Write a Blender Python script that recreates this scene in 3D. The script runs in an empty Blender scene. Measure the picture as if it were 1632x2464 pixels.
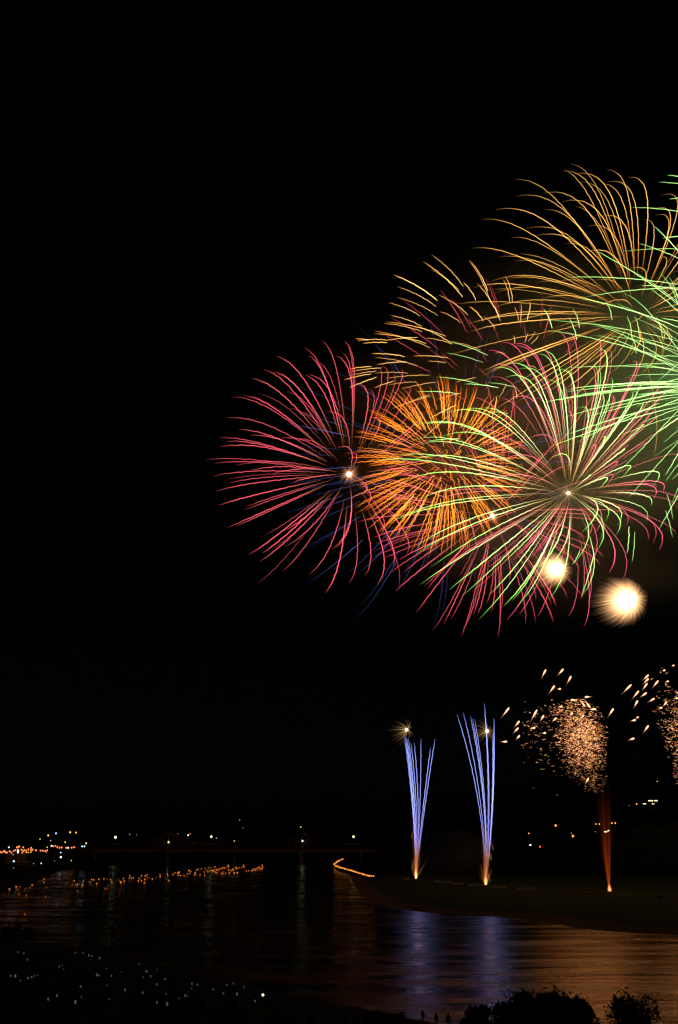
import bpy, math, random
import numpy as np
from mathutils import Vector

# ------------------------------------------------------------------ camera, sky, exposure
random.seed(7); RNG = np.random.default_rng(11)
SC = bpy.context.scene
W, H = 1632.0, 2464.0                 # photograph size: all layout numbers below are read in these pixels
F = 2448.0                            # focal length in photograph pixels (36 mm equivalent)
CAM_Z = 24.0
PITCH = math.atan((2030 - H / 2) / F)
cp, sp = math.cos(PITCH), math.sin(PITCH)
cam = bpy.data.cameras.new('camera'); camo = bpy.data.objects.new('camera', cam)
SC.collection.objects.link(camo); SC.camera = camo
cam.sensor_fit = 'HORIZONTAL'; cam.sensor_width = 24.0; cam.lens = 24.0 * F / W
cam.clip_start = 0.5; cam.clip_end = 20000
camo.location = (0, 0, CAM_Z); camo.rotation_euler = (math.pi / 2 + PITCH, 0, 0)

world = bpy.data.worlds.new('World'); SC.world = world; world.use_nodes = True
nt = world.node_tree
sky = nt.nodes.new('ShaderNodeTexSky'); sky.sky_type = 'NISHITA'; sky.sun_disc = False
sky.sun_elevation = math.radians(12); sky.sun_rotation = math.radians(150)
nt.links.new(sky.outputs[0], nt.nodes['Background'].inputs[0])
nt.nodes['Background'].inputs[1].default_value = 0.00009      # deep night: only a trace of sky light

SC.view_settings.view_transform = 'Standard'; SC.view_settings.look = 'None'
SC.view_settings.exposure = 0.0; SC.view_settings.gamma = 1.0
SC.render.engine = 'CYCLES'
cy = SC.cycles
cy.transparent_max_bounces = 160; cy.max_bounces = 6; cy.volume_bounces = 0
cy.glossy_bounces = 2; cy.diffuse_bounces = 1; cy.transmission_bounces = 2
cy.caustics_reflective = False; cy.caustics_refractive = False
cy.sample_clamp_indirect = 4.0; cy.pixel_filter_type = 'BLACKMAN_HARRIS'; cy.filter_width = 1.35
cy.volume_step_rate = 1.0; cy.volume_max_steps = 96
cy.use_denoising = True; cy.use_light_tree = True

def at(px, py, Y):
    """point of the world that lies Y metres ahead, seen at photograph pixel px,py"""
    u = (px - W / 2) / F; v = (H / 2 - py) / F
    t = Y / (cp - v * sp)
    return Vector((t * u, Y, CAM_Z + t * (sp + v * cp)))
def mpp(py, Y):                                   # metres per photograph pixel there
    return Y / (cp - (H / 2 - py) / F * sp) / F
def on_level(px, py, z):
    v = (H / 2 - py) / F
    t = (z - CAM_Z) / (sp + v * cp)
    return at(px, py, t * (cp - v * sp))

# ------------------------------------------------------------------ helpers
def link(o, parent=None):
    SC.collection.objects.link(o)
    if parent is not None: o.parent = parent
    return o
def tag(o, label=None, cat=None, group=None, kind=None):
    if label: o['label'] = label
    if cat: o['category'] = cat
    if group: o['group'] = group
    if kind: o['kind'] = kind
    return o
def empty(name, loc, label, cat, group=None):
    o = bpy.data.objects.new(name, None); o.location = loc; o.empty_display_size = 1
    link(o); return tag(o, label, cat, group)
def mesh_obj(name, verts, faces, mat, parent=None, origin=None, smooth=False, col=None):
    v = np.asarray(verts, dtype=np.float64).reshape(-1, 3)
    if origin is not None: v = v - np.asarray(origin)
    me = bpy.data.meshes.new(name)
    me.from_pydata(v.tolist(), [], faces)
    if col is not None:
        a = me.color_attributes.new('glow', 'FLOAT_COLOR', 'POINT')
        c = np.ones((len(v), 4), dtype=np.float32); c[:, :3] = col
        a.data.foreach_set('color', c.ravel())
    if smooth: me.polygons.foreach_set('use_smooth', [True] * len(me.polygons))
    for m in (mat if isinstance(mat, list) else [mat]): me.materials.append(m)
    o = bpy.data.objects.new(name, me)
    if origin is not None and parent is None: o.location = origin
    link(o, parent)
    return o
class MB:
    """collects boxes, bars and blobs for one mesh"""
    def __init__(s): s.v = []; s.f = []
    def add(s, v, f):
        n = len(s.v); s.v += [tuple(p) for p in v]; s.f += [tuple(i + n for i in q) for q in f]
    def box(s, c, d, rz=0):
        x, y, z = d[0] / 2, d[1] / 2, d[2] / 2; ca, sa = math.cos(rz), math.sin(rz)
        pts = []
        for k in (-1, 1):
            for i, j in ((-1, -1), (1, -1), (1, 1), (-1, 1)):
                a, b = i * x, j * y
                pts.append((c[0] + a * ca - b * sa, c[1] + a * sa + b * ca, c[2] + k * z))
        s.add(pts, [(3, 2, 1, 0), (4, 5, 6, 7), (0, 1, 5, 4), (1, 2, 6, 5), (2, 3, 7, 6), (3, 0, 4, 7)])
    def bar(s, a, b, r, r2=None, n=6):
        a = Vector(a); b = Vector(b); d = (b - a).normalized()
        e = d.cross(Vector((0, 0, 1)) if abs(d.z) < .9 else Vector((1, 0, 0))).normalized(); g = d.cross(e)
        r2 = r if r2 is None else r2
        ring = lambda c, q: [c + (e * math.cos(2 * math.pi * k / n) + g * math.sin(2 * math.pi * k / n)) * q for k in range(n)]
        s.add(ring(a, r) + ring(b, r2), [(k, (k + 1) % n, n + (k + 1) % n, n + k) for k in range(n)] + [tuple(range(n))[::-1], tuple(range(n, 2 * n))])
    def ball(s, c, r, n=8, m=5, sz=1.0):
        v = [(c[0], c[1], c[2] - r * sz)]
        for i in range(1, m):
            a = -math.pi / 2 + math.pi * i / m
            for k in range(n):
                t = 2 * math.pi * k / n
                v.append((c[0] + r * math.cos(a) * math.cos(t), c[1] + r * math.cos(a) * math.sin(t), c[2] + r * sz * math.sin(a)))
        v.append((c[0], c[1], c[2] + r * sz)); L = len(v) - 1
        f = [(0, 1 + (k + 1) % n, 1 + k) for k in range(n)]
        for i in range(m - 2):
            for k in range(n):
                p = 1 + i * n; f.append((p + k, p + (k + 1) % n, p + n + (k + 1) % n, p + n + k))
        p = 1 + (m - 2) * n; f += [(p + k, p + (k + 1) % n, L) for k in range(n)]
        s.add(v, f)
    def build(s, name, mat, parent=None, origin=None, smooth=False):
        return mesh_obj(name, s.v, s.f, mat, parent, origin, smooth)

# ------------------------------------------------------------------ materials
def new_mat(name):
    m = bpy.data.materials.new(name); m.use_nodes = True
    return m, m.node_tree.nodes, m.node_tree.links
def solid(name, col, rough=.8, noise=0.0, scale=1.0, col2=None):
    m, N, L = new_mat(name); b = N['Principled BSDF']
    b.inputs['Base Color'].default_value = (*col, 1); b.inputs['Roughness'].default_value = rough
    if rough >= .9: b.inputs['Specular IOR Level'].default_value = .03
    if col2 is not None:
        t = N.new('ShaderNodeTexNoise'); t.inputs['Scale'].default_value = scale; t.inputs['Detail'].default_value = 6
        g = N.new('ShaderNodeTexCoord'); L.new(g.outputs['Object'], t.inputs['Vector'])
        r = N.new('ShaderNodeValToRGB'); r.color_ramp.elements[0].position = .35; r.color_ramp.elements[1].position = .68
        r.color_ramp.elements[0].color = (*col, 1); r.color_ramp.elements[1].color = (*col2, 1)
        L.new(t.outputs[0], r.inputs[0]); L.new(r.outputs[0], b.inputs['Base Color'])
        if noise:
            bp = N.new('ShaderNodeBump'); bp.inputs['Strength'].default_value = noise; bp.inputs['Distance'].default_value = .3
            L.new(t.outputs[0], bp.inputs['Height']); L.new(bp.outputs[0], b.inputs['Normal'])
    return m
def lamp_mat(name, col, strength, sampled=False):
    m, N, L = new_mat(name)
    N.remove(N['Principled BSDF']); e = N.new('ShaderNodeEmission')
    e.inputs[0].default_value = (*col, 1); e.inputs[1].default_value = strength
    L.new(e.outputs[0], N['Material Output'].inputs[0])
    m.cycles.emission_sampling = 'AUTO' if sampled else 'NONE'
    return m
def fire_mat(name):
    """burning gas: shines with the colour stored along the trail and lets what is behind shine through"""
    m, N, L = new_mat(name)
    N.remove(N['Principled BSDF']); e = N.new('ShaderNodeEmission'); t = N.new('ShaderNodeBsdfTransparent')
    a = N.new('ShaderNodeAttribute'); a.attribute_name = 'glow'
    s = N.new('ShaderNodeAddShader')
    L.new(a.outputs['Color'], e.inputs[0]); L.new(e.outputs[0], s.inputs[0]); L.new(t.outputs[0], s.inputs[1])
    L.new(s.outputs[0], N['Material Output'].inputs[0])
    m.cycles.emission_sampling = 'NONE'
    return m
FIRE = fire_mat('burning_star')
HOT = lamp_mat('white_hot_core', (1.0, .86, .62), 6)
GRASS = solid('night_grass', (.016, .026, .007), .95, .6, .35, (.032, .042, .013))
SAND = solid('river_sand', (.06, .034, .016), .95, .4, .4, (.10, .06, .03))
EARTH = solid('bank_earth', (.016, .013, .008), .95, .5, .5, (.03, .025, .015))
HILL = solid('wooded_hill', (.010, .014, .008), 1.0, 0, .02, (.022, .028, .015))
STEEL = solid('red_bridge_steel', (.34, .15, .07), .6, .1, .3, (.24, .11, .06))
CONC = solid('concrete', (.30, .29, .27), .9, .2, 1.5, (.22, .21, .2))
POLE = solid('galvanised_pole', (.28, .30, .27), .5, 0, 3, (.2, .22, .2))
BARK = solid('bark', (.05, .038, .028), .95, .5, 6, (.09, .07, .05))
LEAF = solid('dark_leaf', (.035, .055, .02), .7, 0, 3, (.06, .085, .03))
CLOTH = solid('dark_clothes', (.03, .03, .035), .9, 0, 2, (.10, .09, .09))
SKIN = solid('skin', (.35, .22, .15), .6, 0, 20, (.3, .18, .12))
WALLM = solid('plaster_wall', (.35, .33, .3), .9, 0, .8, (.28, .26, .24))
ROOFM = solid('dark_roof', (.06, .06, .07), .8, 0, 2, (.09, .085, .09))
TUBEM = solid('mortar_tube', (.42, .34, .2), .7, 0, 4, (.3, .24, .15))

# ------------------------------------------------------------------ water
def water_mat():
    m, N, L = new_mat('river_water'); b = N['Principled BSDF']
    b.inputs['Base Color'].default_value = (.006, .008, .009, 1)
    b.inputs['Roughness'].default_value = .27; b.inputs['IOR'].default_value = 1.33
    g = N.new('ShaderNodeTexCoord')
    def wave(sx, sy, scale, det, dist, prev=None, strength=1.0):
        mp = N.new('ShaderNodeMapping'); mp.inputs['Scale'].default_value = (sx, sy, 1)
        t = N.new('ShaderNodeTexNoise'); t.inputs['Scale'].default_value = scale; t.inputs['Detail'].default_value = det
        L.new(g.outputs['Object'], mp.inputs[0]); L.new(mp.outputs[0], t.inputs['Vector'])
        bp = N.new('ShaderNodeBump'); bp.inputs['Distance'].default_value = dist; bp.inputs['Strength'].default_value = strength
        L.new(t.outputs[0], bp.inputs['Height'])
        if prev: L.new(prev.outputs[0], bp.inputs['Normal'])
        return bp
    b1 = wave(.30, 1.0, .075, 4, .9)             # slow swells, long across the stream
    b2 = wave(.7, 1.0, .9, 3, .15, b1)           # wind ripples
    b3 = wave(1.0, 1.0, 2.2, 2, .04, b2)
    mp = N.new('ShaderNodeMapping'); mp.inputs['Scale'].default_value = (.30, 1.0, 1)     # gusts roughen the surface in long patches
    t = N.new('ShaderNodeTexNoise'); t.inputs['Scale'].default_value = .10; t.inputs['Detail'].default_value = 5
    L.new(g.outputs['Object'], mp.inputs[0]); L.new(mp.outputs[0], t.inputs['Vector'])
    mr = N.new('ShaderNodeMapRange'); mr.inputs['From Min'].default_value = .35; mr.inputs['From Max'].default_value = .66
    mr.inputs['To Min'].default_value = .08; mr.inputs['To Max'].default_value = .34
    L.new(t.outputs[0], mr.inputs['Value']); L.new(mr.outputs[0], b.inputs['Roughness'])
    L.new(b3.outputs[0], b.inputs['Normal'])
    return m
WATER = water_mat()
o = mesh_obj('river', [(-4000, -50, 0), (4000, -50, 0), (4000, 7000, 0), (-4000, 7000, 0)], [(0, 1, 2, 3)], WATER)
tag(o, kind='structure')

# ------------------------------------------------------------------ land
def smooth(a, b, x):
    t = min(1, max(0, (x - a) / (b - a))); return t * t * (3 - 2 * t)
def wob(x, y):
    return math.sin(x * .013 + 1.3) * math.cos(y * .009) + .5 * math.sin(x * .031 + y * .021) + .3 * math.sin(x * .07 - y * .05)
def bank(name, shore, inland, offs, hts, mats, jitter=.25, sub=6):
    """strip of land: the waterline points, then rows going inland"""
    pts = []
    for a, b in zip(shore[:-1], shore[1:]):
        for k in range(sub):
            t = k / sub; pts.append(((1 - t) * a[0] + t * b[0], (1 - t) * a[1] + t * b[1]))
    pts.append(shore[-1])
    dirs = []
    n = len(pts)
    for i in range(n):
        t = i / (n - 1) * (len(inland) - 1); j = min(len(inland) - 2, int(t)); q = t - j
        d = Vector(((1 - q) * inland[j][0] + q * inland[j + 1][0], (1 - q) * inland[j][1] + q * inland[j + 1][1])); dirs.append(d.normalized())
    v = []; f = []; mi = []
    for r, (of, h) in enumerate(zip(offs, hts)):
        for i, (p, d) in enumerate(zip(pts, dirs)):
            jx = (RNG.random() - .5) * jitter * min(of + 2, 12) * (0 if r == 0 else 1)
            wig = (math.sin(i * 1.7) + math.sin(i * .63 + 1)) * .8 if r <= 2 else 0
            v.append((p[0] + d.x * (of + wig), p[1] + d.y * (of + wig), h + (jx * .25 if r > 1 else 0)))
    for r in range(len(offs) - 1):
        for i in range(n - 1):
            f.append((r * n + i, r * n + i + 1, (r + 1) * n + i + 1, (r + 1) * n + i))
    o = mesh_obj(name, v, f, [m for m, _ in mats], smooth=True)
    for r in range(len(offs) - 1):
        k = max(j for j, (_, r0) in enumerate(mats) if r >= r0)
        if k:
            for i in range(n - 1): o.data.polygons[r * (n - 1) + i].material_index = k
    return tag(o, kind='structure')
P2 = lambda lst, z=0: [tuple(on_level(x, y, z)[:2]) for x, y in lst]

# launch field on the far right bank, with its sandy edge
shoreR = P2([(806, 2074), (836, 2094), (850, 2122), (868, 2152), (915, 2178), (1000, 2193), (1090, 2201), (1200, 2207), (1300, 2216), (1400, 2234), (1500, 2243), (1632, 2250), (1800, 2258), (2300, 2270), (3200, 2280)])
def seg_dist(x, y, line):
    best = 1e9
    for (ax, ay), (bx_, by_) in zip(line[:-1], line[1:]):
        dx, dy = bx_ - ax, by_ - ay; t = min(1, max(0, ((x - ax) * dx + (y - ay) * dy) / (dx * dx + dy * dy)))
        best = min(best, math.hypot(x - ax - t * dx, y - ay - t * dy))
    return best
def inside(x, y, poly):
    c = False; j = len(poly) - 1
    for i in range(len(poly)):
        if (poly[i][1] > y) != (poly[j][1] > y) and x < (poly[j][0] - poly[i][0]) * (y - poly[i][1]) / (poly[j][1] - poly[i][1]) + poly[i][0]: c = not c
        j = i
    return c
polyR = shoreR + [(1500, shoreR[-1][1]), (1500, 2500), (shoreR[0][0] - 60, 2500)]
gx = np.concatenate([np.arange(-40, 190, 3.0), np.arange(190, 1000, 30)]); gy = np.concatenate([np.arange(220, 560, 3.5), np.arange(560, 1700, 14)])
v = []; f = []
for y in gy:
    for x in gx:
        d = seg_dist(x, y, polyR[:len(shoreR)]); d = min(d, 60) * (1 if inside(x, y, polyR) else -1)
        n_ = .5 * math.sin(x * .21 + y * .13) + .4 * math.sin(x * .47 - y * .29 + 1)
        d += n_ * 1.6
        z = np.interp(d, [-12, 0, 3, 9, 15, 24, 60], [-1.2, 0, .45, 1.0, 1.9, 2.15, 2.3]) + (.08 * n_ if d > 9 else 0)
        v.append((x, y, float(z)))
nx_ = len(gx)
for j in range(len(gy) - 1):
    for i in range(nx_ - 1): f.append((j * nx_ + i, j * nx_ + i + 1, (j + 1) * nx_ + i + 1, (j + 1) * nx_ + i))
o = mesh_obj('launch_field', v, f, [GRASS, SAND], smooth=True); tag(o, kind='structure')
for p_ in o.data.polygons:
    if p_.center.z < 1.0: p_.material_index = 1
# town bank on the left
shoreL = P2([(-260, 2178), (-60, 2150), (0, 2134), (60, 2130), (100, 2116), (140, 2096), (200, 2089), (262, 2084), (330, 2075)])
bank('town_bank', shoreL, [(-1, .3), (-1, .3), (-.6, .8), (-.5, 1), (-.6, .9), (-.9, .4), (-1, .3), (-1, .2), (-1, 0)],
     [-3, 0, 5, 12, 30, 80, 200, 700], [-.5, .2, 1.2, 3.0, 4.2, 5.0, 5.5, 7], [(EARTH, 0), (GRASS, 2)])
# near bank where the crowd sits
shoreN = P2([(-200, 2270), (0, 2276), (134, 2281), (268, 2290), (357, 2313), (490, 2348), (625, 2380), (760, 2408), (880, 2432), (950, 2448), (1050, 2464), (1110, 2480), (1180, 2505), (1300, 2520), (1450, 2532), (1632, 2545), (1900, 2600)])
bank('near_bank', shoreN, [(0, -1)] * 17, [-3, 0, 2, 6, 14, 30, 60, 110], [-.5, .1, .4, .9, 1.7, 3.6, 6.5, 9], [(EARTH, 0), (GRASS, 2)])

def ground(x, y):
    """height of the hills behind the river"""
    if y < 950 and x < 150: return 2.4
    h = 2.4
    h += 75 * smooth(820, 1500, y) * smooth(150, 520, x - (y - 900) * .12) * (1 + .18 * wob(x, y))
    h += 150 * smooth(1750, 3300, y) * (1 + .22 * wob(x * .35, y * .4)) * (.55 + .45 * smooth(-900, 900, x))
    h += 35 * smooth(1450, 2100, y) * smooth(-120, -700, x) * (1 + .2 * wob(x, y))
    return h
xs = np.linspace(-2200, 2400, 116); ys = np.concatenate([np.linspace(800, 1700, 34), np.linspace(1760, 5200, 36)])
v = []; f = []
for y in ys:
    for x in xs:
        lo = 0
        v.append((x, y, ground(x, y) if (x > 60 or y > 1420 or x < -420) else -1.0))
nx = len(xs)
for j in range(len(ys) - 1):
    for i in range(nx - 1): f.append((j * nx + i, j * nx + i + 1, (j + 1) * nx + i + 1, (j + 1) * nx + i))
tag(mesh_obj('hills', v, f, HILL, smooth=True), kind='structure')
def hit(px, py, y0=820, y1=5000, lift=5.0):
    """where the line of sight through a pixel comes down to lift metres above the hills"""
    y = y0
    while y < y1:
        p = at(px, py, y)
        if p.z - ground(p.x, p.y) < lift: return p
        y += 6
    return at(px, py, 2300)

# ------------------------------------------------------------------ trails of burning stars
def tube(P, rad, sides=4):
    n = len(P)
    T = np.gradient(P, axis=0); T /= np.linalg.norm(T, axis=1, keepdims=True) + 1e-9
    ref = np.where(np.abs(T[:, 1:2]) > .9, np.array([[1., 0, 0]]), np.array([[0, 1., 0]]))
    A = np.cross(T, ref); A /= np.linalg.norm(A, axis=1, keepdims=True) + 1e-9
    B = np.cross(T, A)
    ang = np.arange(sides) * 2 * np.pi / sides
    V = P[:, None, :] + rad[:, None, None] * (A[:, None, :] * np.cos(ang)[None, :, None] + B[:, None, :] * np.sin(ang)[None, :, None])
    fs = [(i * sides + k, i * sides + (k + 1) % sides, (i + 1) * sides + (k + 1) % sides, (i + 1) * sides + k) for i in range(n - 1) for k in range(sides)]
    return V.reshape(-1, 3), fs
class Glow:
    """collects glowing tubes for one mesh"""
    def __init__(s): s.v = []; s.f = []; s.c = []; s.n = 0
    def tube(s, P, rad, col, sides=4):
        V, fs = tube(P, rad, sides)
        s.v.append(V); s.f += [tuple(i + s.n for i in q) for q in fs]; s.c.append(np.repeat(col, sides, axis=0)); s.n += len(V)
    def spark(s, c, r, col, stretch=1.0):
        c = np.asarray(c); V = c + r * np.array([(1, 0, 0), (0, 1, 0), (-1, 0, 0), (0, -1, 0), (0, 0, stretch), (0, 0, -stretch)])
        fs = [(0, 1, 4), (1, 2, 4), (2, 3, 4), (3, 0, 4), (1, 0, 5), (2, 1, 5), (3, 2, 5), (0, 3, 5)]
        s.v.append(V); s.f += [tuple(i + s.n for i in q) for q in fs]; s.c.append(np.tile(col, (6, 1))); s.n += 6
    def build(s, name, parent, origin):
        return mesh_obj(name, np.concatenate(s.v), s.f, FIRE, parent, origin, col=np.concatenate(s.c))

# colour along a trail: (position 0..1, outer flame colour, hot core colour)
STY = {
 'red':   [(0, (.10, .03, .008), (0, 0, 0)), (.22, (.30, .06, .035), (.05, .02, .01)), (.5, (.66, .04, .075), (.30, .07, .09)), (.85, (.62, .045, .07), (.28, .065, .075)), (.97, (.30, .03, .03), (.05, .01, .01)), (1, (.05, .005, .003), (0, 0, 0))],
 'crim':  [(0, (.14, .04, .012), (0, 0, 0)), (.3, (.42, .07, .05), (.07, .02, .02)), (.6, (.62, .06, .08), (.25, .06, .07)), (.9, (.52, .03, .06), (.15, .03, .04)), (1, (.06, .008, .006), (0, 0, 0))],
 'pink':  [(0, (.14, .045, .02), (0, 0, 0)), (.15, (.25, .07, .04), (0, 0, 0)), (.33, (.62, .11, .09), (.14, .06, .05)), (.6, (.78, .08, .12), (.42, .16, .18)), (.93, (.85, .04, .13), (.45, .10, .16)), (1, (.4, .02, .06), (.1, .02, .03))],
 'rose':  [(0, (.30, .03, .04), (0, 0, 0)), (.5, (.42, .04, .06), (.08, .02, .02)), (1, (.10, .01, .012), (0, 0, 0))],
 'gold':  [(0, (.16, .05, .008), (0, 0, 0)), (.25, (.50, .18, .03), (.16, .08, .02)), (.6, (.78, .36, .06), (.55, .36, .09)), (.9, (.62, .27, .05), (.22, .14, .03)), (1, (.06, .02, .003), (0, 0, 0))],
 'seg':   [(0, (.70, .38, .10), (.62, .46, .18)), (.4, (.74, .36, .08), (.45, .30, .10)), (.85, (.60, .24, .04), (.2, .11, .02)), (1, (.06, .02, .003), (0, 0, 0))],
 'orng':  [(0, (1.0, .32, .015), (.8, .36, .05)), (.5, (1.0, .21, .006), (.45, .12, .005)), (.85, (.55, .12, .006), (.1, .02, 0)), (1, (.10, .02, .001), (0, 0, 0))],
 'blue':  [(0, (.11, .15, .50), (.05, .06, .15)), (.4, (.06, .09, .33), (.01, .01, .03)), (1, (.004, .006, .03), (0, 0, 0))],
 'green': [(0, (.20, .09, .025), (0, 0, 0)), (.12, (.26, .17, .05), (.05, .04, .02)), (.27, (.34, .36, .11), (.28, .28, .13)), (.5, (.36, .62, .17), (.85, 1.05, .48)), (.8, (.18, .70, .08), (.6, .98, .26)), (.94, (.12, .52, .05), (.2, .35, .08)), (1, (.02, .09, .01), (0, 0, 0))],
 'lime':  [(0, (.34, .66, .17), (.85, 1.1, .5)), (.55, (.22, .7, .13), (.7, 1.05, .36)), (.88, (.12, .50, .07), (.22, .35, .12)), (1, (.02, .08, .012), (0, 0, 0))],
 'comet': [(0, (.05, .015, .005), (0, 0, 0)), (.16, (.14, .06, .05), (0, 0, 0)), (.3, (.15, .16, .55), (.12, .12, .28)), (.6, (.16, .20, .72), (.34, .38, .62)), (.95, (.12, .17, .70), (.28, .34, .62)), (1, (.05, .07, .35), (.1, .1, .2))],
}
def ramp(style, t):
    st = STY[style]; xs = [a for a, _, _ in st]
    return (np.stack([np.interp(t, xs, [o[k] for _, o, _ in st]) for k in range(3)], 1),
            np.stack([np.interp(t, xs, [c[k] for _, _, c in st]) for k in range(3)], 1))
def wiggle(pp, amp, wl):
    """stars flutter a little as they burn"""
    d = np.gradient(pp[:, :2], axis=0); L = np.concatenate([[0], np.cumsum(np.linalg.norm(np.diff(pp[:, :2], axis=0), axis=1))])
    d /= np.linalg.norm(d, axis=1, keepdims=True) + 1e-6
    a, b, c = RNG.random(3) * 6.28
    q = amp * (.6 * np.sin(L / wl * 6.28 + a) + .5 * np.sin(L / wl * 6.28 * .57 + b) + .35 * np.sin(L / wl * 6.28 * 1.7 + c))
    pp = pp.copy(); pp[:, 0] += -d[:, 1] * q; pp[:, 1] += d[:, 0] * q
    return pp
def paint(g, pp, Y0, style, wid=1.0, bright=1.0, amp=.7, wl=17):
    """pp: rows of (pixel x, pixel y, depth in pixels) -> two nested tubes, flame and hot core"""
    pp = wiggle(pp, amp, wl)
    s = mpp(pp[len(pp) // 2, 1], Y0)
    P = np.array([at(x, y, Y0 + z * s) for x, y, z in pp])
    t = np.linspace(0, 1, len(P)); oc, ic = ramp(style, t)
    taper = np.interp(t, [0, .25, .9, 1], [.5, 1, 1, .5])
    g.tube(P, s * 1.05 * wid * taper, oc * bright * .58)
    if ic.max() > .02: g.tube(P, s * .6 * wid * taper, ic * bright * .75)
def flight(c, E, R, w, t1, r0, u=(0, 0), n=34, sign=None):
    """drag flight of a star from the burst centre that ends at pixel E; w wind and fall, u the shell's own speed"""
    q_ = random.uniform(.65, 1.3); w = (w[0] * q_, w[1] * q_); A = 1 - math.exp(-t1); B = t1 - A
    dx = (E[0] - c[0] - u[0] * A - w[0] * B) / A; dy = (E[1] - c[1] - u[1] * A - w[1] * B) / A
    q = R * R - dx * dx - dy * dy
    dz = math.sqrt(q) if q > 0 else 0
    if sign is None: sign = random.choice((-1, 1))
    dz *= sign
    tA = np.linspace(r0, A, n); t = -np.log(1 - tA); Bt = t - tA
    return np.stack([c[0] + (dx + u[0]) * tA + w[0] * Bt, c[1] + (dy + u[1]) * tA + w[1] * Bt, dz * tA], 1)
def free(c, R, w, t1, r0, u=(0, 0), n=24, za=None):
    """a star in a random direction"""
    z, a = za if za else (random.uniform(-1, 1), random.uniform(0, 2 * math.pi)); q = math.sqrt(1 - z * z)
    A = 1 - math.exp(-t1); tA = np.linspace(r0, A, n); t = -np.log(1 - tA); Bt = t - tA
    return np.stack([c[0] + (R * q * math.cos(a) + u[0]) * tA + w[0] * Bt, c[1] + (R * q * math.sin(a) + u[1]) * tA + w[1] * Bt, R * z * tA], 1)
def arc(S, E, a=(0, 0), c=None, R=None, n=22):
    """piece of a flight from pixel S to pixel E that falls and drifts by a"""
    t = np.linspace(0, 1, n)[:, None]; S = np.array(S, float); E = np.array(E, float); C = (S + E) / 2 - np.array(a) / 4
    p = (1 - t) ** 2 * S + 2 * t * (1 - t) * C + t * t * E
    if c is not None:
        sg = random.choice((-1, 1)); r = np.linalg.norm(p - np.array(c), axis=1)
        q = max(0, R * R - r[-1] ** 2); z = sg * math.sqrt(q) * np.clip(r / max(r[-1], .4 * R), 0, 1.1)
    else: z = np.zeros(n)
    return np.concatenate([p, z[:, None]], 1)

class Burst:
    def __init__(s, label, c, Y, core=0, group='aerial shells bursting over the river', name='firework_burst'):
        s.c = c; s.Y = Y; s.loc = at(c[0], c[1], Y); s.root = empty(name, s.loc, label, 'firework', group); s.cnt = {}; s.rest = {}
        if core:
            m = MB(); m.ball((0, 0, 0), core * mpp(c[1], Y), 14, 9); m.build('burst_core', HOT, s.root, smooth=True)
    def add(s, name, pp, style, wid=1.0, bright=1.0, amp=.7, wl=17):
        k = s.cnt[name] = s.cnt.get(name, 0) + 1
        bright *= random.uniform(.7, 1.45); wid *= random.uniform(.75, 1.12)
        if k <= 100:
            g = Glow(); paint(g, pp, s.Y, style, wid, bright, amp, wl); g.build(name, s.root, s.loc)
        else:
            g = s.rest.setdefault(name, Glow()); paint(g, pp, s.Y, style, wid, bright, amp, wl)
    def done(s):
        for n, g in s.rest.items(): tag(g.build(n, s.root, s.loc), kind='stuff')
    def light(s, power, col, radius=4.0, off=(0, 0)):
        l = bpy.data.lights.new('burst_light', 'POINT'); l.energy = power; l.color = col; l.shadow_soft_size = radius
        o = bpy.data.objects.new('burst_light', l); link(o, s.root)
        o.location = at(s.c[0] + off[0], s.c[1] + off[1], s.Y) - s.loc
    def rays(s, n, r, col, wid=.5, w=(0, 0)):
        """warm halo round the core, drawn as short hair-like sparks"""
        g = Glow(); m = mpp(s.c[1], s.Y)
        for _ in range(n):
            pp = free(s.c, r * random.uniform(.45, 1.25), w, 1.9, .02, n=9)
            P = np.array([at(x, y, s.Y + z * m) for x, y, z in pp]); t = np.linspace(0, 1, 9)[:, None]
            g.tube(P, np.full(9, m * wid), np.array(col)[None] * (1 - t) ** 1.3, 3)
        tag(g.build('core_halo_sparks', s.root, s.loc), kind='stuff')  # dense glowing hairs stand in for the warm halo round the core

X = lambda ox, oy, sc: (lambda lst: [(ox + sc * a, oy + sc * b) for a, b in lst])
X1 = X(500, 780, .3189); X2 = X(900, 560, .3189); X3 = X(1132, 380, .3189); X4 = X(1132, 900, .3189); X5 = X(900, 880, .3189)

# --- red shell, far left
b = Burst('red shell burst with a white core, farthest left of all the fireworks', (840, 1141), 690, core=5.5)
ends = X1([(860,122),(1030,122),(1041,132),(970,240),(1020,215),(722,172),(760,235),(512,238),(420,340),(485,358),(520,360),(330,408),(735,385),(755,380),(187,548),(300,538),(592,508),(133,705),(232,795),(318,840),(83,858),(135,885),(90,925),(540,862),(650,868),(45,1052),(205,1067),(310,1107),(38,1147),(475,1133),(153,1200),(57,1262),(635,1195),(83,1367),(285,1378),(275,1402),(150,1535),(212,1525),(578,1560),(412,1728),(390,1793),(587,1682),(563,1865),(765,1893),(890,2028),(940,1700),(1065,1960),(1187,1898),(1275,1970),(1397,1828),(1415,1635),(1500,1740),(1180,1390),(1160,1290),(900,662),(975,930),(1030,982),(1125,450),(1210,490),(1287,325),(1315,315),(1460,335),(1240,705),(1300,1590),(1420,1395),(1520,470),(1570,560),(1600,700),(1580,790),(1640,880),(1500,800),(1600,960),(1650,1050),(1560,1120),(1640,1290),(1600,1400),(1700,1480),(1690,1200),(965,1690),(310,1740)])
for E in ends:
    r = math.hypot(E[0] - 840, E[1] - 1141)
    b.add('red_star_trail', flight(b.c, E, 345, (-32, 14), 2.7, random.uniform(.16, .38) if r > 120 else .1), 'red', .92, .95)
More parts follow.
